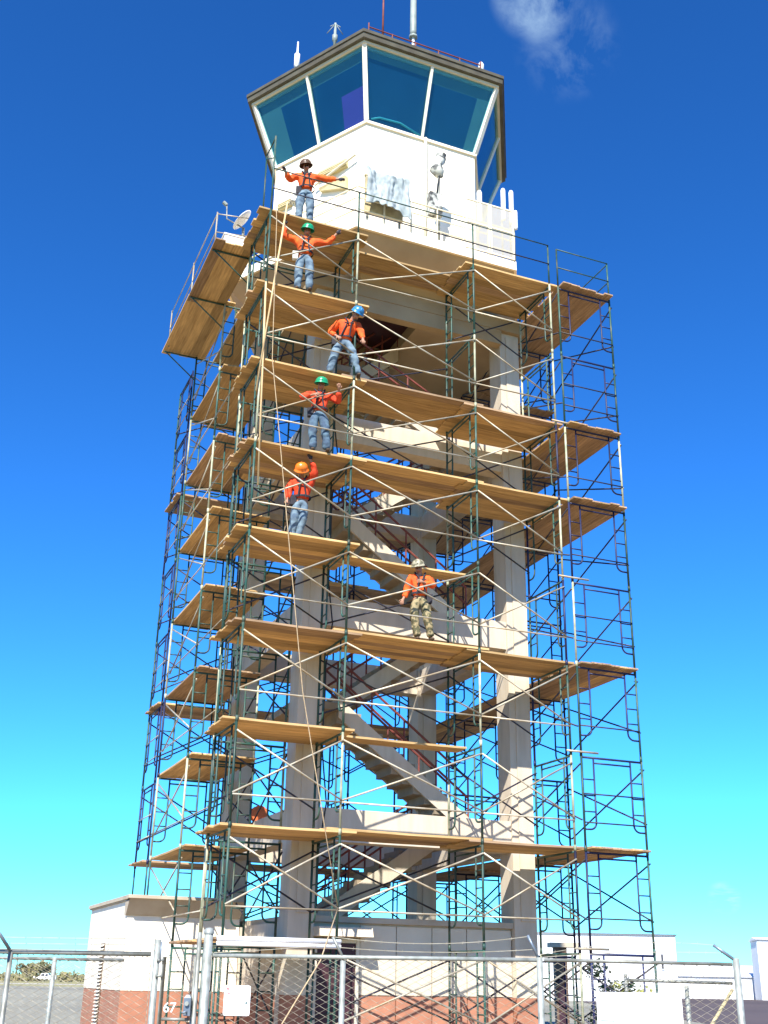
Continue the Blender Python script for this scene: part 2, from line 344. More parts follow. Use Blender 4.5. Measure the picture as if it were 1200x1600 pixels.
tp('vent_hood', MB().hexa([wallp(5, .55, 21.7, 0), wallp(5, .55, 21.7, .12), wallp(5, .83, 21.38, .12), wallp(5, .83, 21.38, 0)], [wallp(5, .55, 21.78, 0), wallp(5, .55, 21.78, .16), wallp(5, .83, 21.78, .16), wallp(5, .83, 21.78, 0)]), 'louvre_tan')
tp('wall_pipe', MB().tube([wallp(5, .50, 21.95, .14), wallp(5, .93, 22.32, .14)], .035, 8), 'frame_tan')
# ground-floor room between the columns
tp('room_wall', MB().box(2.41, 7.02, 2.02, 7.2, 1.32, 2.70).box(1.9, 2.40, 2.47, 7.01, 1.32, 2.70), 'column_paint')
tp('room_base', MB().box(2.41, 7.02, 2.015, 7.2, 0, 1.318).box(1.89, 2.40, 2.47, 7.01, 0, 1.318), 'terracotta')
xs = [3.46, 4.28, 5.10, 5.92, 7.01]
for a, b in zip(xs, xs[1:]):
    tp('wall_panel', MB().box(a + .012, b - .012, 1.985, 2.019, 1.335, 2.66), 'panel_beige')
    tp('base_panel', MB().box(a + .012, b - .012, 1.98, 2.014, .02, 1.315), 'terracotta')
tp('room_roof', MB().box(2.0, 7.02, 1.90, 7.3, 2.702, 2.82), 'fascia_tan')
door = tp('door', MB().box(2.52, 3.36, 1.96, 2.01, .03, 2.30), 'door_dark')
tp('door_frame', MB().box(2.45, 2.515, 1.93, 2.012, 0, 2.38).box(3.365, 3.44, 1.93, 2.012, 0, 2.38).box(2.52, 3.36, 1.93, 2.012, 2.31, 2.38), 'frame_tan', door)
tp('door_handle', MB().tube([(3.28, 1.955, 1.0), (3.28, 1.90, 1.0), (3.18, 1.90, 1.0)], .012, 6), 'galv', door)
tp('door_canopy', MB().hexa([(2.40, 1.98, 2.42), (2.40, 1.45, 2.42), (3.55, 1.45, 2.42), (3.55, 1.98, 2.42)], [(2.40, 1.98, 2.60), (2.40, 1.52, 2.60), (3.55, 1.52, 2.60), (3.55, 1.98, 2.60)]), 'column_paint', door)
# switchback stairs with rust-red handrails
def flight(x0, z0, x1, z1, y0, y1, first_left):
    n = 12; fl_ = tp('stair_flight', MB().hexa([(x0, y0, z0 - .30), (x1, y0, z1 - .30), (x1, y1, z1 - .30), (x0, y1, z0 - .30)] if x1 > x0 else [(x1, y0, z1 - .30), (x0, y0, z0 - .30), (x0, y1, z0 - .30), (x1, y1, z1 - .30)],
                                             [(x0, y0, z0 - .05), (x1, y0, z1 - .05), (x1, y1, z1 - .05), (x0, y1, z0 - .05)] if x1 > x0 else [(x1, y0, z1 - .05), (x0, y0, z0 - .05), (x0, y1, z0 - .05), (x1, y1, z1 - .05)]), 'stair_concrete')
    for yy in (y0 - .07, y1 + .005):
        a, b = ((x0, z0), (x1, z1)) if x1 > x0 else ((x1, z1), (x0, z0))
        tp('stringer', MB().hexa([(a[0], yy, a[1] - .34), (b[0], yy, b[1] - .34), (b[0], yy + .065, b[1] - .34), (a[0], yy + .065, a[1] - .34)],
                                 [(a[0], yy, a[1] + .10), (b[0], yy, b[1] + .10), (b[0], yy + .065, b[1] + .10), (a[0], yy + .065, a[1] + .10)]), 'column_paint', fl_)
    for k in range(n):
        t = (k + .5) / n; xx = x0 + (x1 - x0) * t; zz = z0 + (z1 - z0) * (k + 1) / n
        tp('step', MB().box(xx - .16, xx + .16, y0 + .004, y1 - .004, zz - .47, zz), 'stair_concrete', fl_)
    hr = MB()
    for yy in (y0 - .03, y1 + .03):
        for h in (.55, .98): hr.tube([(x0, yy, z0 + h), (x1, yy, z1 + h)], .028, 6)
        for k in range(5): t = k / 4; hr.tube([(x0 + (x1 - x0) * t, yy, z0 + (z1 - z0) * t), (x0 + (x1 - x0) * t, yy, z0 + (z1 - z0) * t + .98)], .022, 6)
    tp('handrail', hr, 'rust_rail', fl_)
lev = [2.82] + BT + [17.72]
for k in range(4):
    z0, z2 = lev[k], lev[k + 1]; zm = z0 + (z2 - z0) * .52
    if k == 0:
        flight(3.1, 2.84, 6.2, z2 - .04, 3.85, 4.75, True); continue
    flight(6.3, z0, 3.05, zm, 2.62, 3.52, False)
    tp('landing_slab', MB().box(2.0, 3.05, 2.5, 4.85, zm - .19, zm - .03), 'stair_concrete')
    if k < 3: flight(3.05, zm, 6.1, z2, 3.85, 4.75, True)
    else: flight(3.05, zm, 4.9, z2 - .02, 3.85, 4.45, True)

# annex with eave to the left of the tower
AO = (-.7, 5.5, 0)
annex = thing('annex_building', 'low white annex with brown base and overhanging tan eave left of the tower', 'building', AO)
def ap(name, mb, m, parent=annex): return mb.build(name, m, parent, AO)
ap('wall', MB().box(-.7, 1.88, 5.63, 10.35, 1.32, 3.155).box(-.7, 1.88, 5.5, 5.628, 1.32, 2.858), 'white_paint')
ap('base', MB().box(-.69, 1.87, 5.51, 10.34, 0, 1.318), 'terracotta')
rf = ap('roof', MB().box(-.74, 1.9, 5.2, 10.4, 3.16, 3.24), 'fascia_tan')
ap('fascia', MB().hexa([(-.74, 5.45, 2.86), (1.87, 5.45, 2.86), (1.87, 5.62, 2.86), (-.74, 5.62, 2.86)][::1], [(-.74, 5.16, 3.20), (1.89, 5.16, 3.20), (1.89, 5.62, 3.158), (-.74, 5.62, 3.158)]), 'fascia_tan', rf)
ap('roof_edge', MB().box(-.78, 1.9, 5.10, 5.198, 3.20, 3.27).box(-.77, -.742, 5.2, 10.42, 3.19, 3.27), 'fascia_tan', rf)
lv = ap('louvre_vent', MB().box(-.715, -.702, 7.85, 8.35, .3, 2.32), 'vent_dark')
for k in range(26): ap('slat', MB().hexa([(-.76, 7.87, .32 + k * .077), (-.716, 7.87, .35 + k * .077), (-.716, 8.33, .35 + k * .077), (-.76, 8.33, .32 + k * .077)][::-1], [(-.76, 7.87, .335 + k * .077), (-.716, 7.87, .365 + k * .077), (-.716, 8.33, .365 + k * .077), (-.76, 8.33, .335 + k * .077)][::-1]), 'white_paint', lv)

# ------------------------------------------------------------------ scaffold
LZ = lambda k: 4.25 + 2.0 * (k - 1)          # top of the frames that carry deck level k
def frame_meshes(W):
    pm = MB(); pm.tube([(0, 0, 0), (0, 0, 1.995)], .026, 8); pm.tube([(0, 0, -.05), (0, 0, .07)], .032, 8); pm.tube([(0, 0, .60), (.0, -.045, .60)], .012, 5); pm.tube([(0, 0, 1.78), (0, -.045, 1.78)], .012, 5)
    h = MB(); h.tube([(.02, 0, 1.93), (W - .02, 0, 1.93)], .024, 8)
    g = .30
    h.tube([(g, 0, 1.82), (W - g, 0, 1.82)], .019, 8)
    for s in (0, 1):
        X = (lambda x: x) if s == 0 else (lambda x: W - x)
        pts = [(X(g), 0, 1.93), (X(g), 0, .56)]
        for k in range(1, 6):
            a = k / 5 * math.pi / 2; pts.append((X(g - .15 + .15 * math.cos(a)), 0, .56 - .15 * math.sin(a)))
        pts.append((X(.02), 0, .41)); h.tube(pts, .0205, 7)
        for z in (.78, 1.12, 1.46): h.tube([(X(.02), 0, z), (X(g), 0, z)], .015, 6)
    return pm.mesh('post', 'green_paint', True), h.mesh('scaffold_frame', 'green_paint', True)
FW = 1.55
PM, FM = frame_meshes(FW)
jm = MB(); jm.box(-.075, .075, -.075, .075, 0, .012); jm.tube([(0, 0, .012), (0, 0, .26)], .017, 6); jm.tube([(-.07, 0, .17), (.07, 0, .17)], .01, 5); JM = jm.mesh('base_jack', 'galv')
tube_cache = {}
def unit_tube(Ln, r, m):
    key = (round(Ln, 2), r, m)
    if key not in tube_cache:
        mb = MB(); mb.tube([(0, 0, 0), (0, 0, Ln)], r, 7); tube_cache[key] = mb.mesh('brace', m, True)
    return tube_cache[key]
def bar(name, a, b, r, m, parent):
    a, b = Vector(a), Vector(b); d = b - a
    me = unit_tube(d.length, r, m)
    po = Vector(parent.location)
    return place(name, me, a - po, parent, Vector((0, 0, 1)).rotation_difference(d.normalized()))
def jit(s): return random.uniform(-s, s)
def frame(run, x, y, z, along, mat_f, mats_p, base=None):
    rz = 0 if along == 'x' else math.pi / 2
    f = place('scaffold_frame', FM, Vector((x, y, z)) - Vector(run.location), run, (jit(.002), jit(.002), rz), mat_f)
    for s in (0, FW): place('post', PM, (s, 0, 0), f, (0, 0, jit(3)), random.choice(mats_p))
    if base is not None:
        dx, dy = (FW, 0) if along == 'x' else (0, FW)
        for s in (0, 1): place('base_jack', JM, Vector((x + dx * s, y + dy * s, base)) - Vector(run.location), run)
def xbrace(run, p, q, z, m, r=.019, both=True):
    (x0, y0), (x1, y1) = p, q
    off = Vector((y1 - y0, -(x1 - x0), 0)).normalized() * .035
    a0, a1 = Vector((x0, y0, z + .60)) + off, Vector((x1, y1, z + 1.78)) + off
    b0, b1 = Vector((x0, y0, z + 1.78)) + off * 1.6, Vector((x1, y1, z + .60)) + off * 1.6
    bar('cross_brace', a0, a1, r, m, run); bar('cross_brace', b0, b1, r, m, run)
# front run
FU = [0, 2.2, 5.3, 7.49]
GREEN = ['green_paint', 'green_paint', 'green_paint', 'pale_paint']
front = thing('scaffold', 'green framed scaffold run across the front of the tower, where the workers stand', 'scaffold', (0, 0, 0), 'scaffold runs around the tower')
for i, x in enumerate(FU):
    for j in range(9): frame(front, x, 0, .25 + 2 * j, 'y', 'green_paint', GREEN if i < 3 else ['green_paint', 'navy_paint', 'pale_paint'], .016 if j == 0 else None)
for i in range(3):
    for j in range(9):
        z = .25 + 2 * j
        if not (i == 0 and j == 0): xbrace(front, (FU[i], 0), (FU[i + 1], 0), z, 'brace_galv')
        if j != 0: bar('ledger', (FU[i], -.04, z + .57), (FU[i + 1], -.04, z + .57), .018, 'brace_galv', front)
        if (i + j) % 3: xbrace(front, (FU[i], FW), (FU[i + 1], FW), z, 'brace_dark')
for zz in (2.27, 2.18): bar('tube', (-.12, -.09, zz), (2.25, -.09, zz), .042, 'white_plastic', front)
for i, x in enumerate(FU):             # guard posts and rails round the top deck
    bar('guard_post', (x, 0, 18.25), (x, 0, 19.45 if i else 20.4), .022, 'green_paint', front)
    if i < 3:
        for h in (18.85, 19.42): bar('guard_rail', (x, -.03, h), (FU[i + 1], -.03, h), .016, 'brace_dark' if h < 19 else 'green_paint', front)
bar('guard_post', (0, .72, 18.3), (0, .72, 20.35), .02, 'green_paint', front); bar('guard_rail', (0, 0, 20.35), (0, .72, 20.35), .018, 'green_paint', front); bar('guard_rail', (0, 0, 19.75), (0, .72, 20.25), .015, 'green_paint', front)
# left run
LU, LV = .10, [2.05, 4.35, 7.42]
left = thing('scaffold', 'green framed scaffold run up the left side of the tower over the annex roof', 'scaffold', (LU, 2.05, 0), 'scaffold runs around the tower')
for v in LV:
    for j in range(9):
        z = .25 + 2 * j
        if v > 7 and j < 2:
            if j == 1:
                for u in (LU, LU + FW): bar('post', (u, v, 3.25), (u, v, 4.25), .0225, 'green_paint', left)
            continue
        frame(left, LU, v, z, 'x', 'green_paint', ['green_paint', 'pale_paint', 'navy_paint'] if v > 7 else GREEN, .016 if j == 0 else None)
for a, b in zip(LV, LV[1:]):
    for j in range(9):
        z = .25 + 2 * j
        if b > 7 and j < 1: continue
        if b > 7:
            xbrace(left, (LU, a), (LU, b), z, 'brace_galv'); 
        bar('ledger', (LU - .03, a, z + .57), (LU - .03, b, z + .57), .015, 'brace_galv', left)
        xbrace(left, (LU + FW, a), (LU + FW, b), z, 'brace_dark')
for v in (2.2, 4.6, 7.2):
    bar('guard_post', (-.78, v, 18.25), (-.78, v, 19.45), .02, 'brace_galv', left)
for h in (18.85, 19.40): bar('guard_rail', (-.78, 2.2, h), (-.78, 7.2, h), .014, 'brace_galv', left); bar('guard_rail', (-.78, 2.2, h), (0, 2.05, h), .014, 'brace_galv', left)
for v in LV: bar('outrigger', (-.85, v + .03, 18.22), (.1, v + .03, 18.22), .024, 'green_paint', left); bar('outrigger_strut', (-.78, v + .03, 18.2), (.1, v + .03, 17.5), .018, 'green_paint', left)
# right run
RU, RV = 7.75, [0, 3.1, 6.2, 9.3]
rightr = thing('scaffold', 'dark blue framed scaffold run along the right side of the tower', 'scaffold', (RU, 0, 0), 'scaffold runs around the tower')
for v in RV:
    for j in range(9): frame(rightr, RU, v, .25 + 2 * j, 'x', 'navy_paint', ['navy_paint', 'navy_paint', 'green_paint'] if v else ['navy_paint', 'green_paint', 'green_paint', 'pale_paint'], .016 if j == 0 else None)
for a, b in zip(RV, RV[1:]):
    for j in range(9):
        z = .25 + 2 * j
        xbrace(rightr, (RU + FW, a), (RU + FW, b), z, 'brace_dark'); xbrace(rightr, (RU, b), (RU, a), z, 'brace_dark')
for j in range(1, 9):
    z = .25 + 2 * j
    for h in ((.55, 1.15) if j in (2, 4, 7) else (.62,)): bar('ledger', (RU, -.03, z + h), (RU + FW, -.03, z + h), .016, 'brace_dark', rightr)
for u in (RU, RU + FW):
    bar('guard_post', (u, 0, 18.25), (u, 0, 19.40), .022, 'green_paint', rightr); bar('guard_post', (u, 3.1, 18.25), (u, 3.1, 19.40), .022, 'green_paint', rightr)
for h in (18.82, 19.38):
    bar('guard_rail', (RU, -.02, h), (RU + FW, -.02, h), .016, 'green_paint', rightr); bar('guard_rail', (RU + FW + .02, 0, h), (RU + FW + .02, 3.1, h), .016, 'green_paint', rightr)
# tie tubes between front run and right run
for j in (1, 3, 5, 7): bar('tie_tube', (7.35, -.06, .28 + 2 * j), (8.15, -.06, .28 + 2 * j), .024, 'brace_galv', rightr)
# back run
BU, BV = [.2, 2.4, 5.5, 7.55], 8.25
back = thing('scaffold', 'dark blue framed scaffold run behind the tower, seen between its columns', 'scaffold', (.2, BV, 0), 'scaffold runs around the tower')
for i, u in enumerate(BU):
    for j in range(9):
        z = .25 + 2 * j
        if i == 0 and j < 2:
            if j == 1:
                for v in (BV, BV + FW): bar('post', (u, v, 3.25), (u, v, 4.25), .0225, 'green_paint', back)
            continue
        frame(back, u, BV, z, 'y', 'navy_paint', ['navy_paint'] if i else ['navy_paint', 'green_paint'], .016 if j == 0 else None)
for a, b in zip(BU, BU[1:]):
    for j in range(9):
        z = .25 + 2 * j
        if a < 1 and j < 2: continue
        xbrace(back, (a, BV), (b, BV), z, 'brace_dark'); xbrace(back, (b, BV + FW), (a, BV + FW), z, 'brace_dark')
for j in range(2, 9):
    for h in (.62, 1.15): bar('ledger', (.17, BV, .25 + 2 * j + h), (.17, BV + FW, .25 + 2 * j + h), .015, 'brace_galv', back)

# ------------------------------------------------------------------ plank decks
plank_cache = {}
def plank_mesh(Ln, W=.25, T=.044):
    key = (round(Ln, 2), W)
    if key in plank_cache: return plank_cache[key]
    bm = bmesh.new(); xs_ = [0, .01, Ln * .5, Ln - .01, Ln]
    rings = []
    for i, x in enumerate(xs_):
        e = .006 if i in (0, 4) else 0; sag = -.012 if i == 2 else 0
        rings.append([bm.verts.new((x, y, z + sag)) for y, z in ((e, e), (W - e, e), (W - e, T - e), (e, T - e))])
    for a, b in zip(rings, rings[1:]):
        for k in range(4): bm.faces.new((a[k], b[k], b[(k + 1) % 4], a[(k + 1) % 4]))
    bm.faces.new(rings[0][::-1][::-1]); bm.faces.new(rings[-1][::-1]); bmesh.ops.recalc_face_normals(bm, faces=bm.faces)
    me = bpy.data.meshes.new('plank'); bm.to_mesh(me); bm.free(); me.materials.append(MATS['plank_wood']); plank_cache[key] = me
    return me
WORD = ['', 'first', 'second', 'third', 'fourth', 'fifth', 'sixth', 'seventh', 'topmost']
def deck(label, cat, x0, y0, z, rows, along, group, mat=None, endj=.06):
    """rows: list of (start, length, offset_across, raise)"""
    t = thing('plank_deck', label, cat, (x0, y0, z), group)
    for (s, Ln, o, up) in rows:
        q = Vector((s + jit(endj), o + jit(.004), up + .002)) if along == 'x' else Vector((o + .25 + jit(.004), s + jit(endj), up + .002))
        ob = place('plank', plank_mesh(Ln), q, t, (jit(.004), jit(.002), (0 if along == 'x' else math.pi / 2) + jit(.004)), (mat or ('plank_grey' if random.random() < .22 else None)) if random.random() < .85 else None)
    return t
GF = 'plank decks across the front'
extra = {1: 'bare, running right over the ground-floor roof', 3: 'carrying the worker in camouflage trousers', 5: 'carrying a green-helmeted worker in dark jeans', 6: 'carrying the worker in the blue hard hat', 8: 'at the cab balcony, carrying the brown-hatted worker', 2: 'short and bare, at left only', 4: 'short, carrying the worker in the orange hard hat', 7: 'short, carrying the green-helmeted worker with raised arms'}
ST = .2515; F0 = .034
for k in range(1, 9):
    nr = 7 if k == 8 else 6
    rows = [(-.22, 2.75, F0 + r * ST, 0) for r in range(7)]
    if k in (1, 3, 5, 6, 8):
        rows += [(1.95, 3.62, F0 + r * ST, .046) for r in range(3 if k == 8 else 0, nr)]
        rows += [(5.05, 2.70, F0 + r * ST, 0) for r in range(7 if k in (5, 6) else nr)]
    if k == 3: rows += [(2.3, 3.05, .20, .094), (2.9, 2.9, .46, .094), (3.05, 3.0, 1.0, .094)]
    deck('front plank deck on the %s level, %s' % (WORD[k], extra[k]), 'deck', 0, 0, LZ(k), rows, 'x', GF)
for k, s in ((2, 2.35), (4, 2.35)):
    deck('narrow pair of planks bridging the front middle bay on the %s level' % WORD[k], 'planks', s, .9, LZ(k) + .05, [(.05, 3.1, .02, 0), (.1, 3.05, .28, 0)], 'x', 'loose plank bridges')
for k in range(1, 8):
    deck('plank deck on the %s level of the left scaffold run' % WORD[k], 'deck', .135, 4.1, LZ(k), [(.0, 3.62, r * ST, 0) for r in range(6)], 'y', 'plank decks up the left side', 'plank_wood' if k % 3 else 'plank_grey')
deck('wide topmost plank deck on outriggers at upper left, below the satellite dish', 'deck', -.88, 1.62, LZ(8), [(.05, 3.0, r * ST, 0) for r in range(4)] + [(2.75, 3.3, r * ST, .046) for r in range(9) if r != 5], 'y', 'plank decks up the left side')
for k in (1, 3, 5, 6, 7, 8):
    rows = []
    for (s, Ln) in ((-.18, 3.6), (2.95, 3.6), (6.0, 3.55)):
        if k == 7 and s < 0: continue
        rows += [(s, Ln, r * ST, .046 if s > 2 and s < 5 else 0) for r in range(6)]
    deck('plank deck on the %s level of the right scaffold run' % WORD[k], 'deck', 7.785, 0, LZ(k), rows, 'y', 'plank decks along the right side', 'plank_grey')
for k in (1, 3, 5, 6, 7, 8):
    rows = [(-.1, 2.7, r * ST, 0) for r in range(6)] if k in (1, 3, 6) else []
    if k in (1, 3, 5, 6, 7, 8):
        rows += [(2.2, 3.6, r * ST, .046) for r in range(6)] + [(5.3, 2.6, r * ST, 0) for r in range(6)]
    deck('plank deck on the %s level of the scaffold behind the tower' % WORD[k], 'deck', .15, BV + .034, LZ(k), rows, 'x', 'plank decks behind the tower', 'plank_grey')
deck('low metal-edged plank deck between the front corner posts just above the fence rail', 'deck', 0, 0, 2.25, [(-.1, 2.42, F0 + r * ST, 0) for r in range(6)], 'x', GF, 'plank_grey')
deck('low plank and board stack laid through the lower left scaffold frames', 'planks', -.1, 2.0, 2.25, [(0, 2.2, r * ST, 0) for r in range(8)], 'x', None, 'plank_grey')

# ropes, poles, cables
rp = MB(); rp.tube([(.02, -.10, 19.3), (.12, -.12, 17.88), (.22, -.13, 14.23), (.40, -.13, 13.0), (.79, -.13, 10.24), (1.27, -.13, 6.9), (1.73, -.12, 4.82), (2.16, -.10, 2.9)], .010, 6)
tag(rp.build('rope', 'rope', smooth=True), 'long slack tan rope hanging down the front left of the scaffold', 'rope')
a = C2L(-.45, 9.93, 1.76); b = C2L(-.734, 9.85, 1.287); c = C2L(-1.1, 9.8, .5)
rp = MB(); rp.tube([(2.16, -.14, 2.86), a, b, c], [.013, .006, .006, .006], 6)
tag(rp.build('rope', 'rope', smooth=True), 'pale guy rope slanting from the scaffold foot down over the chain-link fence', 'rope')
for (p, q, lb) in [((.36, -.10, 18.5), (-.08, -.06, 13.4), 'pale wooden pole lashed aslant near the upper left corner post'), ((-.02, -.06, 16.2), (.1, -.05, 11.2), 'thin pale pole tied upright against the left corner post')]:
    tag(MB().tube([p, q], .022, 7).build('wooden_pole', 'pole_wood', smooth=True), lb, 'pole', 'poles lashed to the scaffold')
cb = MB(); pts = [(2.44, 1.80, 16.8)]
for z in range(16, 2, -1): pts.append((2.43 + (.10 if z % 4 == 1 else -.01) + jit(.01), 1.80 - (.05 if z % 4 == 1 else 0), z + jit(.1)))
cb.tube(pts, .016, 6); tag(cb.build('power_cable', 'black_rubber', smooth=True), 'black power cable hanging in loose bends down the front left column', 'cable')

# ------------------------------------------------------------------ things on the cab, balcony and roof
def antenna(name, label, x, y, z, prof, m, group='antennas on the cab roof', extra_=None):
    t = thing(name, label, 'antenna', (x, y, z), group)
    t_m = MB(); t_m.lathe(prof, 10); t_m.build('mast', m, t, smooth=True)
    if extra_: extra_(t)
    return t
rz = 25.82
def rod(t, pts, r, m, name): MB().tube(pts, r, 7).build(name, m, t, smooth=True)
def hexedge(i, s, Rr=4.15): 
    p = hexpts(Rr, rz); a, b = Vector(p[i % 6]), Vector(p[(i + 1) % 6]); return a.lerp(b, s)
p = hexedge(5, .40); antenna('roof_antenna', 'short white stub antenna at the left end of the cab roof', p.x, p.y, p.z - .1, [(0, 0), (.04, 0), (.04, .25), (.085, .28), (.085, .72), (.03, .78), (.022, 1.2), (0, 1.2)], 'white_plastic')
def umbrella(t):
    for k in range(5): a_ = k * 1.256; rod(t, [(0, 0, 1.1), (.24 * math.cos(a_), ( .24 * math.sin(a_)), .80)], .012, 'antenna_grey', 'ground_radial')
p = hexedge(5, .74); antenna('roof_antenna', 'grey ground-plane antenna with drooping radials on the roof left of the corner', p.x, p.y, p.z - .15, [(0, 0), (.045, 0), (.045, .45), (.08, .48), (.08, .66), (.04, .70), (.035, 1.12), (0, 1.12)], 'antenna_grey', extra_=umbrella)
p = hexedge(0, .14); antenna('roof_antenna', 'thin reddish whip antenna rising beside the roof corner', p.x, p.y + .1, p.z - .05, [(0, 0), (.032, 0), (.028, 1.5), (.022, 3.2), (0, 3.2)], 'rust_rail')
p = hexedge(0, .36)
def big(t): rod(t, [(0, 0, .62), (0, 0, .78), (0, 0, 3.2)], [.10, .10, .085], 'antenna_grey', 'radome_tube'); rod(t, [(0, 0, .55), (0, 0, .62)], .125, 'antenna_grey', 'clamp')
antenna('roof_antenna', 'tall thick grey tube antenna on a white stub at the roof front', p.x, p.y + .05, p.z - .1, [(0, 0), (.04, 0), (.04, .56), (0, .56)], 'white_plastic', extra_=big)
p = hexedge(0, .88); antenna('obstruction_light', 'small white lamp at the right end of the roof rail', p.x, p.y + .05, p.z - .05, [(0, 0), (.03, 0), (.03, .12), (.085, .15), (.085, .38), (.04, .46), (0, .46)], 'white_plastic')
# white panel antennas at the right end of the balcony
for i, (x, y, z, h, r_, lb) in enumerate([(6.13, 1.22, 20.5, 1.1, .07, 'white tube antenna on the balcony just right of the cab wall'), (6.80, 1.10, 20.75, 1.05, .065, 'left of two white panel antennas at the balcony end'), (6.98, .98, 20.6, 1.1, .065, 'right of two white panel antennas at the balcony end'), (7.0, .80, 20.3, .62, .05, 'short white panel antenna below the pair at the balcony end')]):
    t = thing('panel_antenna', lb, 'antenna', (x, y, 19.3), 'white antennas on the balcony')
    rod(t, [(0, .05, 0), (0, .05, z - 19.3 + h * .6)], .022, 'galv', 'mast')
    MB().lathe([(0, 0), (r_ * .8, .01), (r_, .06), (r_, h - .06), (r_ * .7, h - .01), (0, h)], 12, (0, -.05, z - 19.3)).build('radome', 'white_plastic', t, smooth=True)
# satellite dish at the left of the balcony
t = thing('satellite_dish', 'white satellite dish tilted skyward at the left end of the top deck', 'dish', (-.05, 2.35, 18.34))
rod(t, [(0, 0, 0), (0, 0, .95)], .035, 'galv', 'mast')
ax = Vector((-.75, .1, .66)).normalized()
MB().lathe([(.0, .0), (.12, .01), (.22, .04), (.31, .08), (.32, .07), (.22, .028), (.12, 0), (0, -.02)], 24, Vector((0, 0, 1.15)), ax).build('reflector', 'white_plastic', t, smooth=True)
rod(t, [Vector((0, 0, .95)), Vector((-.45, 0, 1.1)), Vector((0, 0, 1.15)) + ax * .62], .018, 'galv', 'feed_arm'); MB().lathe([(0, 0), (.05, .01), (.05, .12), (0, .13)], 10, Vector((0, 0, 1.15)) + ax * .62, ax).build('feed_horn', 'antenna_grey', t)
t = thing('equipment_crate', 'low white crate on the upper left deck beside the satellite dish', 'crate', (-.35, 2.35, 18.345))
MB().hexa([(-.25, -.45, .05), (.25, -.45, .05), (.25, .45, .05), (-.25, .45, .05)], [(-.27, -.47, .28), (.27, -.47, .28), (.27, .47, .28), (-.27, .47, .28)]).build('body', 'white_plastic', t); MB().box(-.29, .29, -.49, .49, .282, .32).build('lid', 'white_paint', t)
for s_ in (-.35, .35): MB().box(-.24, .24, s_ - .05, s_ + .05, 0, .049).build('skid', 'pole_wood', t)
# draped cloth over an equipment box
def cloth(label, x0, x1, y0, y1, z0, z1, m, seed):
    rnd = random.Random(seed); mb = MB(); nx, nzv = 48, 30; vs_ = []
    for j in range(nzv + 1):
        for i in range(nx + 1):
            s, tt = i / nx, j / nzv
            fold = .16 * mnoise.noise((s * 4.3, tt * 2.2, 1.5)) * (.35 + .65 * tt) + .07 * mnoise.noise((s * 11, tt * 3.0, 7.7)) + .03 * mnoise.noise((s * 24, tt * 9, 3.1))
            hem = (.22 * mnoise.noise((s * 3.1, 4.4, 0)) + .06 * mnoise.noise((s * 12, 9.4, 0)) - .14 * s) * tt
            sag = .13 * math.sin(s * math.pi) * (1 - tt)
            vs_.append((x0 + (x1 - x0) * s + .05 * tt * math.sin(s * 9), y0 + fold - (.05 * tt), z1 - (z1 - z0) * tt + hem - sag))
    fs_ = [(j * (nx + 1) + i, j * (nx + 1) + i + 1, (j + 1) * (nx + 1) + i + 1, (j + 1) * (nx + 1) + i) for j in range(nzv) for i in range(nx)]
    mb.add(vs_, fs_); ob = mb.build('draped_cloth', m, smooth=True)
    sm = ob.modifiers.new('thick', 'SOLIDIFY'); sm.thickness = .012
    return tag(ob, label, 'cloth')
cloth('grey cloth draped over the balcony railing below the cab windows', 2.6, 3.82, .62, .9, 19.80, 20.86, 'grey_cloth', 3)
t = thing('equipment_box', 'tan equipment box beneath the grey draped cloth on the balcony', 'box', (3.2, .95, 19.3))
MB().box(-.5, .55, -.05, .02, .35, 1.5).build('body', 'box_tan', t); MB().box(-.52, .57, -.06, .03, 1.5, 1.55).build('lid', 'box_tan', t); 
for s in (-.42, .47): MB().box(s - .03, s + .03, -.03, .0, 0, .35).build('leg', 'galv', t)
# plastic-wrapped camera on its post
t = thing('wrapped_device', 'device on a post wrapped in grey and white plastic beside the conduit', 'device', (4.80, .95, 19.3))
rod(t, [(0, 0, 0), (0, 0, 2.6)], .035, 'galv', 'post')
mb = MB(); pr = [(0, 2.15), (.10, 2.2), (.17, 2.36), (.13, 2.52), (.20, 2.66), (.15, 2.78), (.11, 2.86), (.13, 2.92), (0, 2.98)]
mb.lathe(pr, 14); mb.v = [(x + .05 * math.sin(z * 7), y, z) if z > 2.3 else (x, y, z) for x, y, z in mb.v]; mb.v = [(x * (1 + .25 * math.sin(9 * z + 5 * x)), y, z) for x, y, z in mb.v]
mb.build('wrapped_head', 'plastic_wrap', t, smooth=True)
MB().box(-.30, .06, -.10, .08, .85, 1.55).build('wrapped_cabinet', 'plastic_wrap', t)
rod(t, [(.02, -.04, 2.2), (-.06, -.06, 1.85), (-.08, -.05, 1.5)], .02, 'black_rubber', 'cable')
t = thing('flood_light', 'grey floodlight bracket standing at the left balcony corner before the glass', 'light', (1.50, 3.2, 19.3))
rod(t, [(-.08, 0, 0), (0, 0, 1.9)], .025, 'cream_paint', 'leg'); rod(t, [(.16, 0, 0), (.06, 0, 1.9)], .025, 'cream_paint', 'leg')
MB().hexa([(-.12, -.12, 1.85), (.14, -.10, 1.85), (.14, .10, 1.85), (-.12, .08, 1.85)], [(-.02, -.10, 2.2), (.2, -.08, 2.3), (.2, .08, 2.3), (-.02, .08, 2.2)]).build('lamp_head', 'plastic_wrap', t)
t = thing('cable_reel', 'orange cable reel left on the beam at the lower left', 'reel', (2.1, 5.2, 4.98))
for s in (-.09, .07): MB().lathe([(0, 0), (.2, 0), (.2, .02), (0, .02)], 18, (0, s, .2), (0, 1, 0)).build('flange', 'reel_orange', t)
MB().lathe([(0, 0), (.11, 0), (.11, .16), (0, .16)], 14, (0, -.08, .2), (0, 1, 0)).build('drum', 'black_rubber', t)

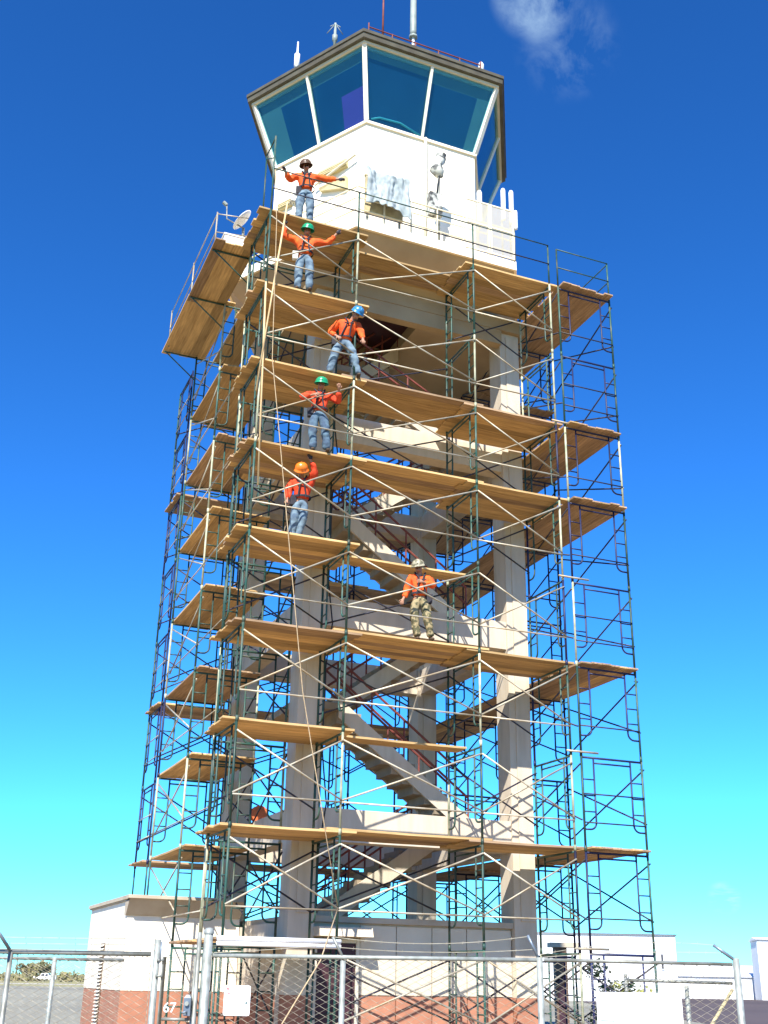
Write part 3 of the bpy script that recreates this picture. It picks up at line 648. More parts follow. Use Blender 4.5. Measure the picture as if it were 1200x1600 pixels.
# ------------------------------------------------------------------ workers
def skin(verts, edges, root, name, m, sub=1, wrinkle=0, seed_=0):
    bm = bmesh.new(); ly = bm.verts.layers.skin.verify(); idx = {}
    for k, (p, r_) in verts.items():
        v = bm.verts.new(p); rr_ = r_ if isinstance(r_, tuple) else (r_, r_); v[ly].radius = rr_; v[ly].use_root = (k == root); idx[k] = v
    for a_, b_ in edges: bm.edges.new((idx[a_], idx[b_]))
    me = bpy.data.meshes.new(name); bm.to_mesh(me); bm.free()
    ob = bpy.data.objects.new('tmp', me); COL.objects.link(ob)
    s = ob.modifiers.new('s', 'SKIN'); s.branch_smoothing = .4; s.use_smooth_shade = True
    if sub: ob.modifiers.new('u', 'SUBSURF').levels = sub
    bpy.context.view_layer.update(); dg = bpy.context.evaluated_depsgraph_get()
    out = bpy.data.meshes.new_from_object(ob.evaluated_get(dg)); out.name = name
    bpy.data.objects.remove(ob); out.materials.clear(); out.materials.append(MATS[m])
    for p_ in out.polygons: p_.use_smooth = True
    if wrinkle:
        for v_ in out.vertices:
            q_ = v_.co * 11 + Vector((seed_ * 3.1, 0, 0)); v_.co += v_.normal * (mnoise.noise(q_) * wrinkle + mnoise.noise(q_ * 2.3) * wrinkle * .6)
    return out
def V(*a_): return Vector(a_)
def worker(label, loc, yaw, J, shirt, trousers, hat, skin_m='skin', sleeves=True, gloves=None, scale=1.0, hooded=False):
    t = thing('person', label, 'person', loc, 'construction workers on the scaffold', yaw); t.scale = (1.13 * scale, 1.13 * scale, 1.03 * scale)
    hd, nk, ch, wa, pe = J['head'], J['neck'], J['chest'], J['waist'], J['pelvis']
    up_ = (hd - nk).normalized(); fw = J.get('face', V(0, -1, 0)); fw = (fw - up_ * fw.dot(up_)).normalized()
    vb = {'pelvis': (pe, .085), 'waist': (wa, .085), 'chest': (ch, .10), 'neckb': (nk, .06), 'neck': (nk + up_ * .07, .052), 'jaw': (hd - up_ * .05 + fw * .025, (.066, .075)), 'crown': (hd + up_ * .05, (.078, .09)), 'top': (hd + up_ * .11, .05), 'nose': (hd - up_ * .02 + fw * .115, .014)}
    eb = [('pelvis', 'waist'), ('waist', 'chest'), ('chest', 'neckb'), ('neckb', 'neck'), ('neck', 'jaw'), ('jaw', 'crown'), ('crown', 'top'), ('jaw', 'nose')]
    sh = {'waist0': (pe - V(0, 0, .01), (.165, .14)), 'waist': (wa, (.165, .135)), 'chest': (ch, (.19, .145)), 'collar': (nk - V(0, 0, .02), .085)}
    es = [('waist0', 'waist'), ('waist', 'chest'), ('chest', 'collar')]
    tr_ = {'belt': (pe + V(0, 0, .05), (.15, .12)), 'pelvis': (pe - V(0, 0, .02), (.155, .125))}
    et = [('belt', 'pelvis')]
    hands = []
    for s in 'LR':
        S, E, Wr = J['sh' + s], J['el' + s], J['wr' + s]; H, K, A = J['hip' + s], J['kn' + s], J['an' + s]
        vb.update({'sh' + s: (S, .055), 'el' + s: (E, .040), 'wr' + s: (Wr, .028), 'hip' + s: (H, .07), 'kn' + s: (K, .05), 'an' + s: (A, .038)})
        eb += [('chest', 'sh' + s), ('sh' + s, 'el' + s), ('el' + s, 'wr' + s), ('pelvis', 'hip' + s), ('hip' + s, 'kn' + s), ('kn' + s, 'an' + s)]
        hdir = (Wr - E).normalized(); side = hdir.cross(V(0, -1, .2)).normalized(); curl = hdir.cross(side)
        palm = Wr + hdir * .055; vb['palm' + s] = (palm, (.036, .02)); eb.append(('wr' + s, 'palm' + s))
        for q in range(4):
            o_ = side * (.03 - .02 * q); ln = (.036, .042, .040, .030)[q]
            vb['k%d%s' % (q, s)] = (palm + hdir * .035 + o_, .0105); vb['m%d%s' % (q, s)] = (palm + hdir * (.035 + ln) + o_ + curl * .012, .0095); vb['t%d%s' % (q, s)] = (palm + hdir * (.035 + ln * 1.3) + o_ + curl * .04, .0085)
            eb += [('palm' + s, 'k%d%s' % (q, s)), ('k%d%s' % (q, s), 'm%d%s' % (q, s)), ('m%d%s' % (q, s), 't%d%s' % (q, s))]
        vb['th' + s] = (palm + side * .05 + hdir * .005, .0115); vb['tt' + s] = (palm + side * .06 + hdir * .04 + curl * .02, .0095); eb += [('palm' + s, 'th' + s), ('th' + s, 'tt' + s)]
        sh.update({'sh' + s: (S, .10), 'mid' + s: (S.lerp(E, .55), .088), 'el' + s: (E, .076), 'wr' + s: (Wr.lerp(E, .12), .056)})
        es += [('chest', 'sh' + s), ('sh' + s, 'mid' + s), ('mid' + s, 'el' + s), ('el' + s, 'wr' + s)]
        tr_.update({'hip' + s: (H, .120), 'th' + s: (H.lerp(K, .5), .108), 'kn' + s: (K, .090), 'ca' + s: (K.lerp(A, .5), .084), 'an' + s: (A + V(0, 0, .0), .080)})
        et += [('pelvis', 'hip' + s), ('hip' + s, 'th' + s), ('th' + s, 'kn' + s), ('kn' + s, 'ca' + s), ('ca' + s, 'an' + s)]
        # boot
        tf = J.get('toe' + s, V(-.02 if s == 'L' else .02, -.17, 0)); az_ = A.z
        bt = skin({'a': (A + V(0, .02, .04), .055), 'h': (V(A.x, A.y + .03, .045), .045), 'b': (V(A.x + tf.x * .5, A.y + tf.y * .55, .042), (.046, .042)), 't': (V(A.x + tf.x, A.y + tf.y, .034), (.042, .032))}, [('a', 'h'), ('h', 'b'), ('b', 't')], 'h', 'boot', 'boot', 1)
        place('boot', bt, (0, 0, 0), t)
    place('body', skin(vb, eb, 'pelvis', 'body', skin_m, 1), (0, 0, 0), t)
    place('shirt', skin(sh, es, 'chest', 'shirt', shirt, 2, .020, loc[2]), (0, 0, 0), t)
    place('trousers', skin(tr_, et, 'pelvis', 'trousers', trousers, 2, .018, loc[2]), (0, 0, 0), t)
    q = Vector((0, 0, 1)).rotation_difference((up_ + J.get('hat_tilt', V(0, 0, 0))).normalized())
    h = MB(); prof = [(.142, -.012), (.144, -.004), (.130, .006), (.130, .04), (.120, .085), (.088, .128), (.04, .150), (0, .155)]
    h.lathe(prof, 20); h.v = [(x * (1 + (.10 if y < 0 and abs(z) < .02 else 0)), y * (1.12 + (.22 if y < 0 and z < .003 else 0)), z) for x, y, z in h.v]
    hat_o = h.build('hard_hat', hat, t, smooth=True); hat_o.location = hd + up_ * .055
    yawq = Vector((0, -1, 0)).rotation_difference(V(fw.x, fw.y, 0).normalized()); hat_o.rotation_mode = 'QUATERNION'; hat_o.rotation_quaternion = q @ yawq
    rg = MB(); rg.tube([(0, -.14, .045), (0, -.10, .115), (0, 0, .153), (0, .10, .115), (0, .14, .045)], .014, 6); rg.build('ridge', hat, hat_o, smooth=True)
    ey = MB(); sd = up_.cross(fw).normalized()
    for s in (-1, 1): ey.lathe([(0, -.012), (.011, 0), (0, .012)], 8, hd + fw * .088 + sd * .032 * s + up_ * .012)
    ey.build('eyes', 'black_rubber', t)
    # harness: shoulder straps, chest strap, belt and pouches
    hn = MB()
    for s in ('L', 'R'):
        S = J['sh' + s]; ins = S.lerp(nk, .45)
        hn.tube([pe + (J['hip' + s] - pe) * .9 + V(0, -.145, .08), ch.lerp(ins, .35) + V(0, -.168, 0), ins + V(0, -.03, .085), ch.lerp(ins, .3) + V(0, .14, 0), pe + V(0, .12, .08)], .017, 6)
    hn.tube([ch + V(-.10, -.172, .02), ch + V(.10, -.172, .02)], .014, 6)
    hn.build('harness', 'harness', t)
    bl = MB(); bl.lathe([(.172, -.025), (.180, 0), (.172, .025)], 18, pe + V(0, 0, .07)); bl.v = [(x, (y - pe.y) * .86 + pe.y, z) for x, y, z in bl.v]; bl.build('belt', 'harness', t)
    sdx = J.get('pouch', -.17); MB().hexa([(pe.x + sdx - .05, pe.y - .07, pe.z - .12), (pe.x + sdx + .05, pe.y - .07, pe.z - .12), (pe.x + sdx + .05, pe.y + .03, pe.z - .12), (pe.x + sdx - .05, pe.y + .03, pe.z - .12)], [(pe.x + sdx - .06, pe.y - .09, pe.z + .06), (pe.x + sdx + .06, pe.y - .09, pe.z + .06), (pe.x + sdx + .06, pe.y + .04, pe.z + .06), (pe.x + sdx - .06, pe.y + .04, pe.z + .06)]).build('tool_pouch', J.get('pouch_m', 'harness'), t)
    if gloves:
        for s in gloves:
            hdir = (J['wr' + s] - J['el' + s]).normalized(); gp = J['wr' + s] + hdir * .06
            place('glove', skin({'a': (J['wr' + s], .042), 'b': (gp, (.052, .036)), 'c': (gp + hdir * .06, (.045, .03)), 'd': (gp + hdir * .1, .02), 'e': (gp + hdir.cross(V(0, -1, .2)).normalized() * .07 + hdir * .02, .018)}, [('a', 'b'), ('b', 'c'), ('c', 'd'), ('b', 'e')], 'b', 'glove', 'harness', 1), (0, 0, 0), t)
    return t
def pose(**kw):
    J = dict(pelvis=V(0, 0, .96), waist=V(0, 0, 1.09), chest=V(0, 0, 1.29), neck=V(0, .01, 1.47), head=V(0, -.01, 1.61), shL=V(-.185, .01, 1.41), shR=V(.185, .01, 1.41),
             elL=V(-.25, .02, 1.13), wrL=V(-.26, -.06, .89), elR=V(.25, .02, 1.13), wrR=V(.26, -.06, .89), hipL=V(-.095, 0, .90), hipR=V(.095, 0, .90),
             knL=V(-.11, -.02, .50), knR=V(.11, -.02, .50), anL=V(-.12, .02, .09), anR=V(.12, .02, .09))
    for k, v_ in kw.items(): J[k] = V(*v_) if isinstance(v_, tuple) else v_
    return J
YW = R(-15)
D = .052
worker('worker in brown hard hat on the top deck, one arm out along the guard rail', (.92, .32, LZ(8) + D), YW,
       pose(elL=(-.36, -.02, 1.22), wrL=(-.46, -.22, 1.27), elR=(.45, -.05, 1.33), wrR=(.68, -.16, 1.27), pelvis=(.02, 0, .96), head=(-.02, -.03, 1.61)), 'orange_shirt', 'jeans', 'hat_brown', gloves='LR')
worker('worker in green hard hat with both arms raised and white hip pouch', (.93, .14, LZ(7) + D), YW,
       pose(elL=(-.46, -.02, 1.44), wrL=(-.46, -.08, 1.70), elR=(.46, -.02, 1.34), wrR=(.62, -.10, 1.56), head=(.02, -.03, 1.60), face=V(.1, -1, -.1), pouch=-.20, pouch_m='pouch_white'), 'orange_shirt', 'jeans', 'hat_green', gloves='LR')
worker('worker in blue hard hat, legs apart, hand on hip, looking down beside the post', (1.98, .12, LZ(6) + D), YW,
       pose(pelvis=(0, 0, .90), waist=(.03, -.02, 1.03), chest=(.07, -.07, 1.22), neck=(.13, -.12, 1.38), head=(.20, -.20, 1.49), shL=(-.11, -.06, 1.37), shR=(.26, -.09, 1.32), elL=(-.30, .04, 1.13), wrL=(-.17, -.10, .97), elR=(.34, -.10, 1.07), wrR=(.36, -.22, .86), hipL=(-.10, 0, .85), hipR=(.10, 0, .85), knL=(-.20, -.05, .47), knR=(.21, -.05, .47), anL=(-.28, .02, .09), anR=(.30, .02, .09), face=V(.5, -1, -.6), pouch=-.2), 'orange_shirt', 'jeans', 'hat_blue')
worker('worker in green hard hat, red shirt and dark jeans, hands held at chest', (1.45, .16, LZ(5) + D), YW,
       pose(elL=(-.37, -.05, 1.25), wrL=(-.14, -.24, 1.25), elR=(.38, -.06, 1.22), wrR=(.36, -.25, 1.40), head=(.02, -.03, 1.60), hat_tilt=V(-.1, 0, 0), knR=(.14, -.04, .50), anR=(.19, .02, .09), anL=(-.08, .02, .09)), 'red_shirt', 'jeans_dark', 'hat_green')
worker('worker in orange hard hat looking down, one dark-gloved hand raised', (1.26, .55, LZ(4) + D), YW,
       pose(pelvis=(.02, 0, .94), waist=(.01, -.01, 1.07), chest=(0, -.04, 1.26), neck=(-.02, -.09, 1.43), head=(-.03, -.17, 1.54), shL=(-.19, -.03, 1.38), shR=(.17, -.03, 1.39), elR=(.24, -.18, 1.55), wrR=(.14, -.26, 1.76), elL=(-.25, 0, 1.12), wrL=(-.26, -.10, .90), hipL=(-.075, 0, .88), hipR=(.095, 0, .88), knL=(-.11, -.03, .48), knR=(.04, -.03, .49), anL=(-.15, .03, .09), anR=(-.04, .05, .09), face=V(.1, -1, -1.2), hat_tilt=V(0, -.5, 0)), 'red_shirt', 'jeans', 'hat_orange', gloves='R', scale=1.0)
worker('worker in camouflage trousers and tan hard hat, arm bent across the chest', (4.04, .36, LZ(3) + .15), YW,
       pose(elL=(-.24, .06, 1.14), wrL=(-.32, .0, .92), elR=(.25, -.10, 1.20), wrR=(.03, -.24, 1.22), head=(-.03, -.03, 1.60), face=V(-.3, -1, -.2), anR=(.22, .02, .09), knR=(.14, -.06, .50), anL=(-.04, .02, .09), pouch=.18), 'orange_shirt', 'camo', 'hat_tan', gloves=None)

# ------------------------------------------------------------------ chain-link fence, gate and signs (about 10 m ahead of the camera)
FD = 10.0
def fence_thing(name, label, cat, group=None): return thing(name, label, cat, C2L(0, FD, 0), group, -ANG)
def ftube(name, pts, r, m, parent, n=10): return MB().tube(pts, r, n).build(name, m, parent, smooth=True)
def chain(parent, x0, x1, z0, z1, y=0.0, s=.052):
    mb = MB(); n = int((x1 - x0) / s); nz_ = int((z1 - z0) / (s * .52)); hz = (z1 - z0) / nz_
    for i in range(-1, n + 1):
        pts = []
        for k in range(nz_ + 1):
            x = x0 + (i + ((k + i) % 2)) * s
            if x < x0 - .001 or x > x1 + .001: x = min(max(x, x0), x1)
            pts.append((x, y + (.004 if (k % 2) else -.004), z0 + k * hz))
        if all(abs(p_[0] - pts[0][0]) < 1e-4 for p_ in pts): continue
        mb.tube(pts, .0029, 5, cap=False)
    ob = mb.build('chain_link_mesh', 'wire', parent); ob['kind'] = 'stuff'; return ob
def barbed(parent, p, q, sag, name='barbed_wire'):
    p, q = Vector(p), Vector(q); pts = []
    for k in range(13):
        t_ = k / 12; pt = p.lerp(q, t_); pt.z += sag * 4 * t_ * (1 - t_); pts.append(pt)
    mb = MB(); mb.tube(pts, .0035, 4)
    Ln = (q - p).length; nb = int(Ln / .13)
    for k in range(1, nb):
        t_ = k / nb; pt = p.lerp(q, t_); pt.z += sag * 4 * t_ * (1 - t_)
        a_ = random.uniform(0, 3.1); d_ = V(.2, math.cos(a_), math.sin(a_)).normalized() * .016; mb.tube([pt - d_, pt + d_], .0018, 3)
    return mb.build(name, 'wire', parent)
RZ = 1.785
fA = fence_thing('chain_link_fence', 'chain-link fence panel at far left before the tarmac', 'fence', 'chain-link fence panels')
ftube('top_rail', [(-4.6, 0, RZ), (-1.85, 0, RZ)], .018, 'galv', fA)
for x in (-4.4, -3.0): ftube('post', [(x, 0, 0), (x, 0, RZ + .02)], .022, 'galv', fA); ftube('barb_arm', [(x, 0, RZ), (x - .045, -.22, RZ + .13)], .014, 'lock_grey', fA)
ftube('end_post', [(-1.80, 0, 0), (-1.80, 0, 1.90)], .027, 'bright_pipe', fA)
chain(fA, -4.6, -1.84, .03, RZ - .01)
for k in range(3): barbed(fA, (-4.6, -.08 * k - .05, RZ + .03 + .045 * k), (-1.8, -.02, RZ + .03 + .045 * k), -.012)
fB = fence_thing('chain_link_fence', 'chain-link fence panel right of the gate, with the small white notice', 'fence', 'chain-link fence panels')
ftube('gate_post', [(-1.385, 0, 0), (-1.385, 0, 1.955)], .037, 'bright_pipe', fB, 14); MB().lathe([(.042, 0), (.042, .025), (.026, .045), (0, .05)], 14, (-1.385, 0, 1.95)).build('post_cap', 'bright_pipe', fB, smooth=True)
ftube('top_rail', [(-1.34, 0, RZ), (1.33, 0, RZ + .01)], .017, 'bright_pipe', fB)
ftube('post', [(-.269, .0, 0), (-.269, .0, RZ - .022)], .023, 'bright_pipe', fB); ftube('post', [(1.346, 0, 0), (1.346, 0, RZ + .03)], .027, 'bright_pipe', fB)
ftube('barb_arm', [(-.269, 0, RZ), (-.36, 0, RZ + .16)], .012, 'galv', fB); ftube('barb_arm', [(1.335, 0, RZ + .03), (1.255, 0, RZ + .20)], .012, 'lock_grey', fB)
chain(fB, -1.335, 1.31, .03, RZ - .01)
barbed(fB, (-1.33, -.02, RZ + .02), (-.36, 0, RZ + .10), -.005); barbed(fB, (-.36, 0, RZ + .16), (1.255, 0, RZ + .19), -.055); barbed(fB, (-.32, 0, RZ + .08), (1.29, 0, RZ + .09), -.03)
fC = fence_thing('chain_link_fence', 'chain-link fence panel at right ending in the leaning barbed-wire arm', 'fence', 'chain-link fence panels')
ftube('top_rail', [(1.385, 0, RZ + .012), (2.93, 0, RZ + .004)], .014, 'galv', fC)
ftube('end_post', [(2.965, 0, 0), (2.965, 0, RZ + .05)], .029, 'bright_pipe', fC); ftube('post', [(2.055, .04, 0), (2.055, .04, 1.70)], .014, 'galv', fC); ftube('post', [(2.55, .04, 0), (2.55, .04, 1.62)], .019, 'bright_pipe', fC)
ftube('mid_rail', [(2.07, .04, 1.655), (2.93, .04, 1.645)], .013, 'galv', fC); ftube('brace_rail', [(2.93, .05, 1.6), (2.2, .05, .6)], .014, 'box_tan', fC)
ftube('barb_arm', [(2.965, 0, RZ + .03), (2.79, 0, RZ + .15)], .014, 'lock_grey', fC)
chain(fC, 1.39, 2.93, .03, RZ - .01); 
barbed(fC, (1.346, 0, RZ + .05), (2.79, 0, RZ + .15), .05); barbed(fC, (1.346, 0, RZ + .03), (2.86, 0, RZ + .09), .02)
gt = fence_thing('pedestrian_gate', 'narrow pale green pedestrian gate with lock box left of the thick post', 'gate')
ftube('frame', [(-1.735, 0, .06), (-1.735, 0, RZ - .02), (-1.475, 0, RZ - .02), (-1.475, 0, .06), (-1.735, 0, .06)], .017, 'galv', gt); ftube('latch_stile', [(-1.455, -.03, .05), (-1.455, -.03, 1.96)], .018, 'galv', gt)
ftube('mid_bar', [(-1.72, 0, 1.30), (-1.5, 0, 1.30)], .012, 'galv', gt); chain(gt, -1.72, -1.49, .08, RZ - .04)
for z in (1.74, 1.62, .6): ftube('hinge', [(-1.79, -.03, z), (-1.735, -.03, z)], .010, 'galv', gt); 
ftube('hinge_pin', [(-1.762, -.04, 1.72), (-1.762, -.04, 1.88)], .006, 'lock_grey', gt)
lb = MB(); lb.hexa([(-1.535, -.09, 1.33), (-1.48, -.09, 1.33), (-1.48, -.02, 1.33), (-1.535, -.02, 1.33)], [(-1.535, -.09, 1.46), (-1.48, -.09, 1.46), (-1.48, -.02, 1.46), (-1.535, -.02, 1.46)]).hexa([(-1.535, -.09, 1.461), (-1.48, -.09, 1.461), (-1.48, -.02, 1.461), (-1.535, -.02, 1.461)], [(-1.52, -.075, 1.485), (-1.495, -.075, 1.485), (-1.495, -.03, 1.485), (-1.52, -.03, 1.485)])
lbo = lb.build('lock_box', 'lock_grey', gt); MB().lathe([(0, 0), (.017, 0), (.017, .02), (0, .02)], 12, (-1.508, -.092, 1.42), (0, -1, 0)).build('keypad', 'galv', lbo); ftube('lever', [(-1.508, -.09, 1.36), (-1.508, -.12, 1.36), (-1.54, -.12, 1.35)], .008, 'lock_grey', lbo)
def text(name, s, size, loc, m, parent):
    cu = bpy.data.curves.new(name, 'FONT'); cu.body = s; cu.size = size; cu.extrude = .0015; cu.align_x = 'CENTER'
    ob = bpy.data.objects.new('tmp', cu); COL.objects.link(ob); bpy.context.view_layer.update()
    me = bpy.data.meshes.new_from_object(ob.evaluated_get(bpy.context.evaluated_depsgraph_get())); bpy.data.objects.remove(ob)
    me.materials.clear(); me.materials.append(MATS[m]); return place(name, me, loc, parent, (math.pi / 2, 0, 0))
nb = fence_thing('number_plate', 'small white gate number 67 wired to the pedestrian gate', 'sign')
text('digits', '67', .105, (-1.658, -.014, 1.352), 'sign_white', nb)
s1 = fence_thing('notice_sign', 'small white notice sign with red emblem wired to the fence panel', 'sign')
def rbox(x0, x1, z0, z1, y0, y1, r_=.015):
    P_ = []
    for cx, cz, a0 in ((x1 - r_, z1 - r_, 0), (x0 + r_, z1 - r_, 90), (x0 + r_, z0 + r_, 180), (x1 - r_, z0 + r_, 270)):
        for k in range(4): a_ = R(a0 + k * 30); P_.append((cx + r_ * math.cos(a_), cz + r_ * math.sin(a_)))
    return MB().hexa([(x, y1, z) for x, z in P_], [(x, y0, z) for x, z in P_])
rbox(-1.225, -1.012, 1.335, 1.560, -.014, -.008).build('plate', 'sign_white', s1)
MB().lathe([(.006, 0), (.012, 0)], 14, (-1.197, -.0146, 1.532), (0, -1, 0)).build('emblem', 'sign_red', s1); text('emblem_mark', 'W', .022, (-1.197, -.0146, 1.524), 'sign_red', s1); MB().box(-1.033, -1.028, -.0155, -.0142, 1.515, 1.545).build('red_mark', 'sign_red', s1)
for (a_, b_, z, mm) in ((-1.20, -1.175, 1.497, 'sign_red'), (-1.20, -1.175, 1.470, 'sign_faint'), (-1.20, -1.10, 1.440, 'sign_faint'), (-1.20, -1.09, 1.425, 'sign_faint')): MB().box(a_, b_, -.0155, -.0142, z, z + .006).build('text_line', mm, s1)
MB().hexa([(-1.055, -.0142, 1.430), (-1.035, -.0142, 1.418), (-1.035, -.0142, 1.446)], [(-1.055, -.0155, 1.430), (-1.035, -.0155, 1.418), (-1.035, -.0155, 1.446)]).build('arrow', 'sign_dark', s1)
s2 = fence_thing('notice_board', 'large plain white board with small red marks fixed to the right fence panel', 'sign')
rbox(1.795, 2.485, 1.02, 1.562, -.030, -.022, .008).build('plate', 'sign_white', s2)
for x in (2.10, 2.225): text('red_figure', '1', .045, (x, -.0312, 1.495), 'sign_red', s2)
MB().box(1.82, 1.93, -.0325, -.0305, 1.345, 1.352).build('text_line', 'sign_dark', s2)
MB().box(2.045, 2.05, -.0325, -.0305, 1.02, 1.56).build('seam', 'sign_faint', s2)
# second fence line a few metres behind, left
fD = thing('chain_link_fence', 'second lower fence rail and thin post seen behind the left fence panel', 'fence', C2L(0, 15.5, 0), 'chain-link fence panels', -ANG)
ftube('top_rail', [(-8, 0, 1.80), (-3.2, 0, 1.80)], .02, 'galv', fD)
for x in (-6.0, -4.08): ftube('post', [(x, 0, 0), (x, 0, 1.82)], .03, 'bright_pipe', fD)
chain(fD, -6.6, -3.2, .03, 1.78, 0, .055)

# ------------------------------------------------------------------ far background
def leaf_cloud(mb, cx, cy, cz, rx, ry, rz_, n, s, rnd):
    for _ in range(n):
        while True:
            a_, b_, c_ = rnd.uniform(-1, 1), rnd.uniform(-1, 1), rnd.uniform(-1, 1)
            if a_ * a_ + b_ * b_ + c_ * c_ < 1: break
        p_ = V(cx + a_ * rx, cy + b_ * ry, cz + c_ * rz_); d1 = V(rnd.uniform(-1, 1), rnd.uniform(-1, 1), rnd.uniform(-1, 1)).normalized() * s * rnd.uniform(.6, 1.3); d2 = d1.orthogonal().normalized() * s * .5
        mb.quad(p_ - d1, p_ + d2, p_ + d1, p_ - d2)
rn = random.Random(5)
sm = MB()
for k in range(240):
    x = rn.uniform(-190, 40); d = rn.uniform(268, 340); p_ = C2L(x, d); h = rn.uniform(.8, 2.7)
    leaf_cloud(sm, p_.x, p_.y, h * .5, rn.uniform(1.5, 4), rn.uniform(1.5, 4), h * .55, 46, .55, rn)
s_ = sm.build('scrub', 'leaf'); s_['kind'] = 'stuff'; s_['label'] = 'low line of scrub along the far edge of the airfield'; s_['category'] = 'scrub'
def tree(x, d, h, rx, label, palm=False):
    p_ = C2L(x, d); t = thing('palm_tree' if palm else 'tree', label, 'tree', p_, 'trees beyond the airfield')
    MB().tube([(0, 0, 0), (.1, 0, h * .5), (0, .1, h * .85)], [.25, .18, .1] if not palm else [.16, .13, .1], 7).build('trunk', 'bark', t, smooth=True)
    m_ = MB()
    if palm:
        for k in range(12):
            a_ = k * .52; e = rn.uniform(.2, .9)
            for s0 in range(5):
                q = s0 / 5; r_ = q * 1.7; z = h * .86 + math.sin(e) * r_ - r_ * r_ * .28
                cp = V(r_ * math.cos(a_), r_ * math.sin(a_), z); sd_ = V(-math.sin(a_), math.cos(a_), -.35) * .28; dn = V(.36 * math.cos(a_), .36 * math.sin(a_), .1)
                m_.quad(cp - sd_, cp, cp + dn, cp - sd_ * .6 + dn); m_.quad(cp, cp + sd_, cp + sd_ * .6 + dn, cp + dn)
    else:
        for k in range(9): leaf_cloud(m_, rn.uniform(-.6, .6) * rx, rn.uniform(-.6, .6) * rx, h * rn.uniform(.35, .78), rx * .45, rx * .45, h * .22, 110, .4, rn)
    m_.build('crown', 'leaf', t)
tree(-82, 300, 5.4, 3.6, 'rounded dark green tree on the skyline beside the annex'); tree(-88, 308, 4.4, 3.0, 'smaller green tree left of the rounded skyline tree')
tree(-97, 330, 7.5, 1.5, 'lone palm standing above the far scrub line', True); tree(-92, 335, 6.2, 1.5, 'shorter palm to the right of the lone palm', True)
# bush behind the right scaffold
t = thing('bush', 'leafy yellow-green bush behind the foot of the right scaffold', 'bush', C2L(7.55, 38, 0)); m_ = MB()
for k in range(26): leaf_cloud(m_, rn.uniform(-.85, .85), rn.uniform(-.5, .5), rn.uniform(.4, 2.2), .28, .28, .24, 40, .085, rn)
m_.build('foliage', 'leaf_yellow', t)
for k in range(5): MB().tube([(0, 0, 0), (rn.uniform(-.3, .3), 0, .9), (rn.uniform(-.8, .8), rn.uniform(-.3, .3), 1.9)], [.03, .02, .01], 5).build('stem', 'bark', t)
# dry grass strip on the right skyline
gm = MB()
for k in range(420):
    x = rn.uniform(20, 190); d = rn.uniform(262, 300); p_ = C2L(x, d); h = rn.uniform(.8, 2.4); leaf_cloud(gm, p_.x, p_.y, h * .4, 1.6, 1.6, h * .6, 18, .5, rn)
s_ = gm.build('dry_brush', 'dry_grass'); s_['kind'] = 'stuff'; s_['label'] = 'pale dry brush along the right skyline'; s_['category'] = 'brush'
# white airfield buildings, right
def shed(label, x0, x1, d, depth, h, pitch, wins):
    o_ = C2L((x0 + x1) / 2, d); t = thing('airfield_building', label, 'building', o_, 'white buildings beyond the airfield', -ANG); w_ = (x1 - x0) / 2
    MB().box(-w_, w_, 0, depth, 0, h).build('wall', 'far_white', t)
    MB().hexa([(-w_, -.02, h + .01), (w_, -.02, h + .01), (w_ + .2, depth + .3, h + .01), (-w_ - .2, depth + .3, h + .01)], [(-w_ - .2, -.3, h + .25), (w_ + .2, -.3, h + .25), (w_ + .2, depth * .5, h + .25 + pitch), (-w_ - .2, depth * .5, h + .25 + pitch)]).build('roof', 'far_white', t)
    for (a_, b_, z0, z1) in wins: 
        wn = MB().box(a_, b_, -.06, -.005, z0, z1).build('window' if z0 > .5 else 'door', 'far_dark', t); MB().box(a_ - .08, b_ + .08, -.09, -.061, z0 - .1, z0 - .02).build('sill', 'far_white', wn)
shed('flat white hangar block behind the right scaffold', 15.2, 31.2, 126, 18, 6.3, .2, [(6.4, 6.6, 3.2, 4.6)])
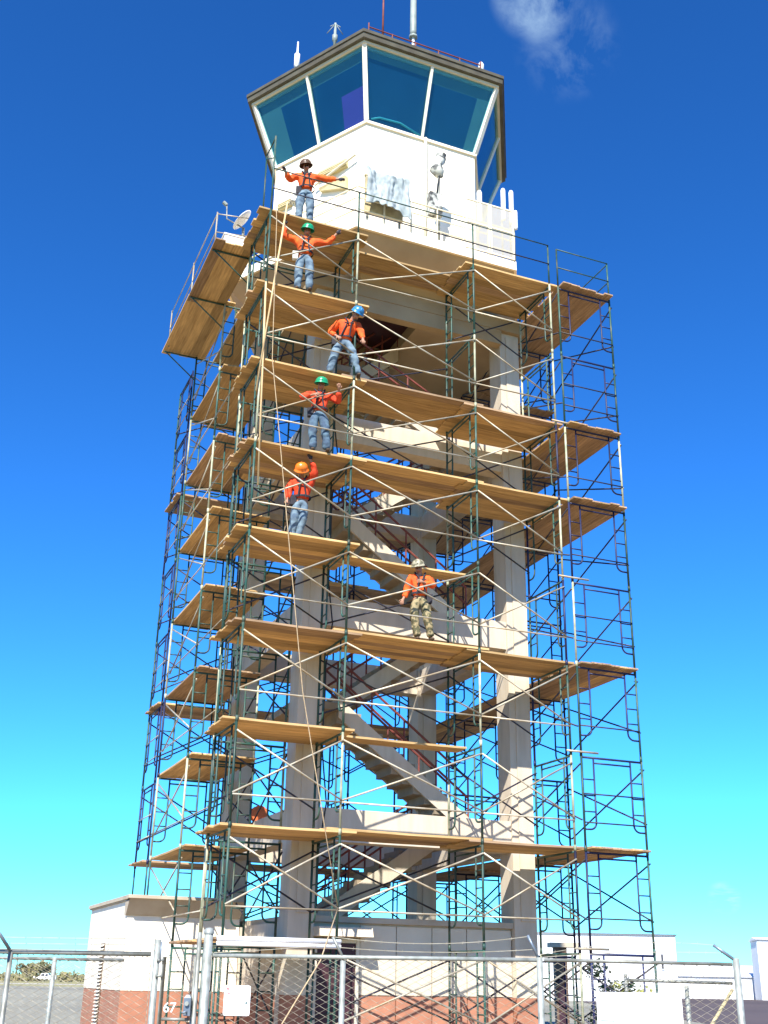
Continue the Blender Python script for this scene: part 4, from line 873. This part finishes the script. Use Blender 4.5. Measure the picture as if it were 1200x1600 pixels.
shed('long low white shed right of the hangar block', 32.5, 62, 170, 14, 2.6, 1.6, [])
shed('tall white building at the far right edge', 52.0, 75, 165, 3, 7.4, .3, [])
# small dark tank house and white pickup
t = thing('utility_hut', 'small dark brown hut seen between the right scaffold posts', 'hut', C2L(7.62, 50, 0), None, -ANG)
MB().box(-.25, .25, 0, .6, 0, 3.0).build('wall', 'vent_dark', t); MB().box(-.45, .75, -.15, .75, 3.0, 3.18).build('roof', 'fascia_tan', t); MB().box(-.16, .16, -.03, -.002, .05, 1.9).build('door', 'door_dark', t)
t = thing('pickup_truck', 'white pickup truck parked beyond the tarmac at far left', 'truck', C2L(-76, 282, 0), None, -ANG + .12)
MB().hexa([(-2.5, -.85, .5), (2.5, -.85, .5), (2.5, .85, .5), (-2.5, .85, .5)], [(-2.5, -.85, 1.05), (2.5, -.82, 1.05), (2.5, .82, 1.05), (-2.5, .85, 1.05)]).build('body', 'vehicle_white', t)
MB().hexa([(-1.3, -.8, 1.052), (1.0, -.8, 1.052), (1.0, .8, 1.052), (-1.3, .8, 1.052)], [(-.7, -.7, 1.8), (.7, -.7, 1.8), (.7, .7, 1.8), (-.7, .7, 1.8)]).build('cabin', 'vehicle_white', t)
for a_, b_ in ((-.85, -.05), (.03, .72)): MB().hexa([(a_, -.79, 1.12), (b_, -.79, 1.12), (b_, -.74, 1.12), (a_, -.74, 1.12)], [(a_ + .1, -.735, 1.65), (b_ - .05, -.735, 1.65), (b_ - .05, -.68, 1.65), (a_ + .1, -.68, 1.65)]).build('window', 'far_dark', t)
MB().box(1.05, 2.48, -.8, -.72, 1.05, 1.35).box(1.05, 2.48, .72, .8, 1.05, 1.35).box(2.4, 2.48, -.72, .72, 1.05, 1.35).build('cargo_bed', 'vehicle_white', t)
for x in (-1.55, 1.55):
    for y in (-.78, .78): MB().lathe([(0, -.1), (.36, -.1), (.38, -.05), (.38, .05), (.36, .1), (0, .1)], 14, (x, y, .38), (0, 1, 0)).build('wheel', 'tyre', t)
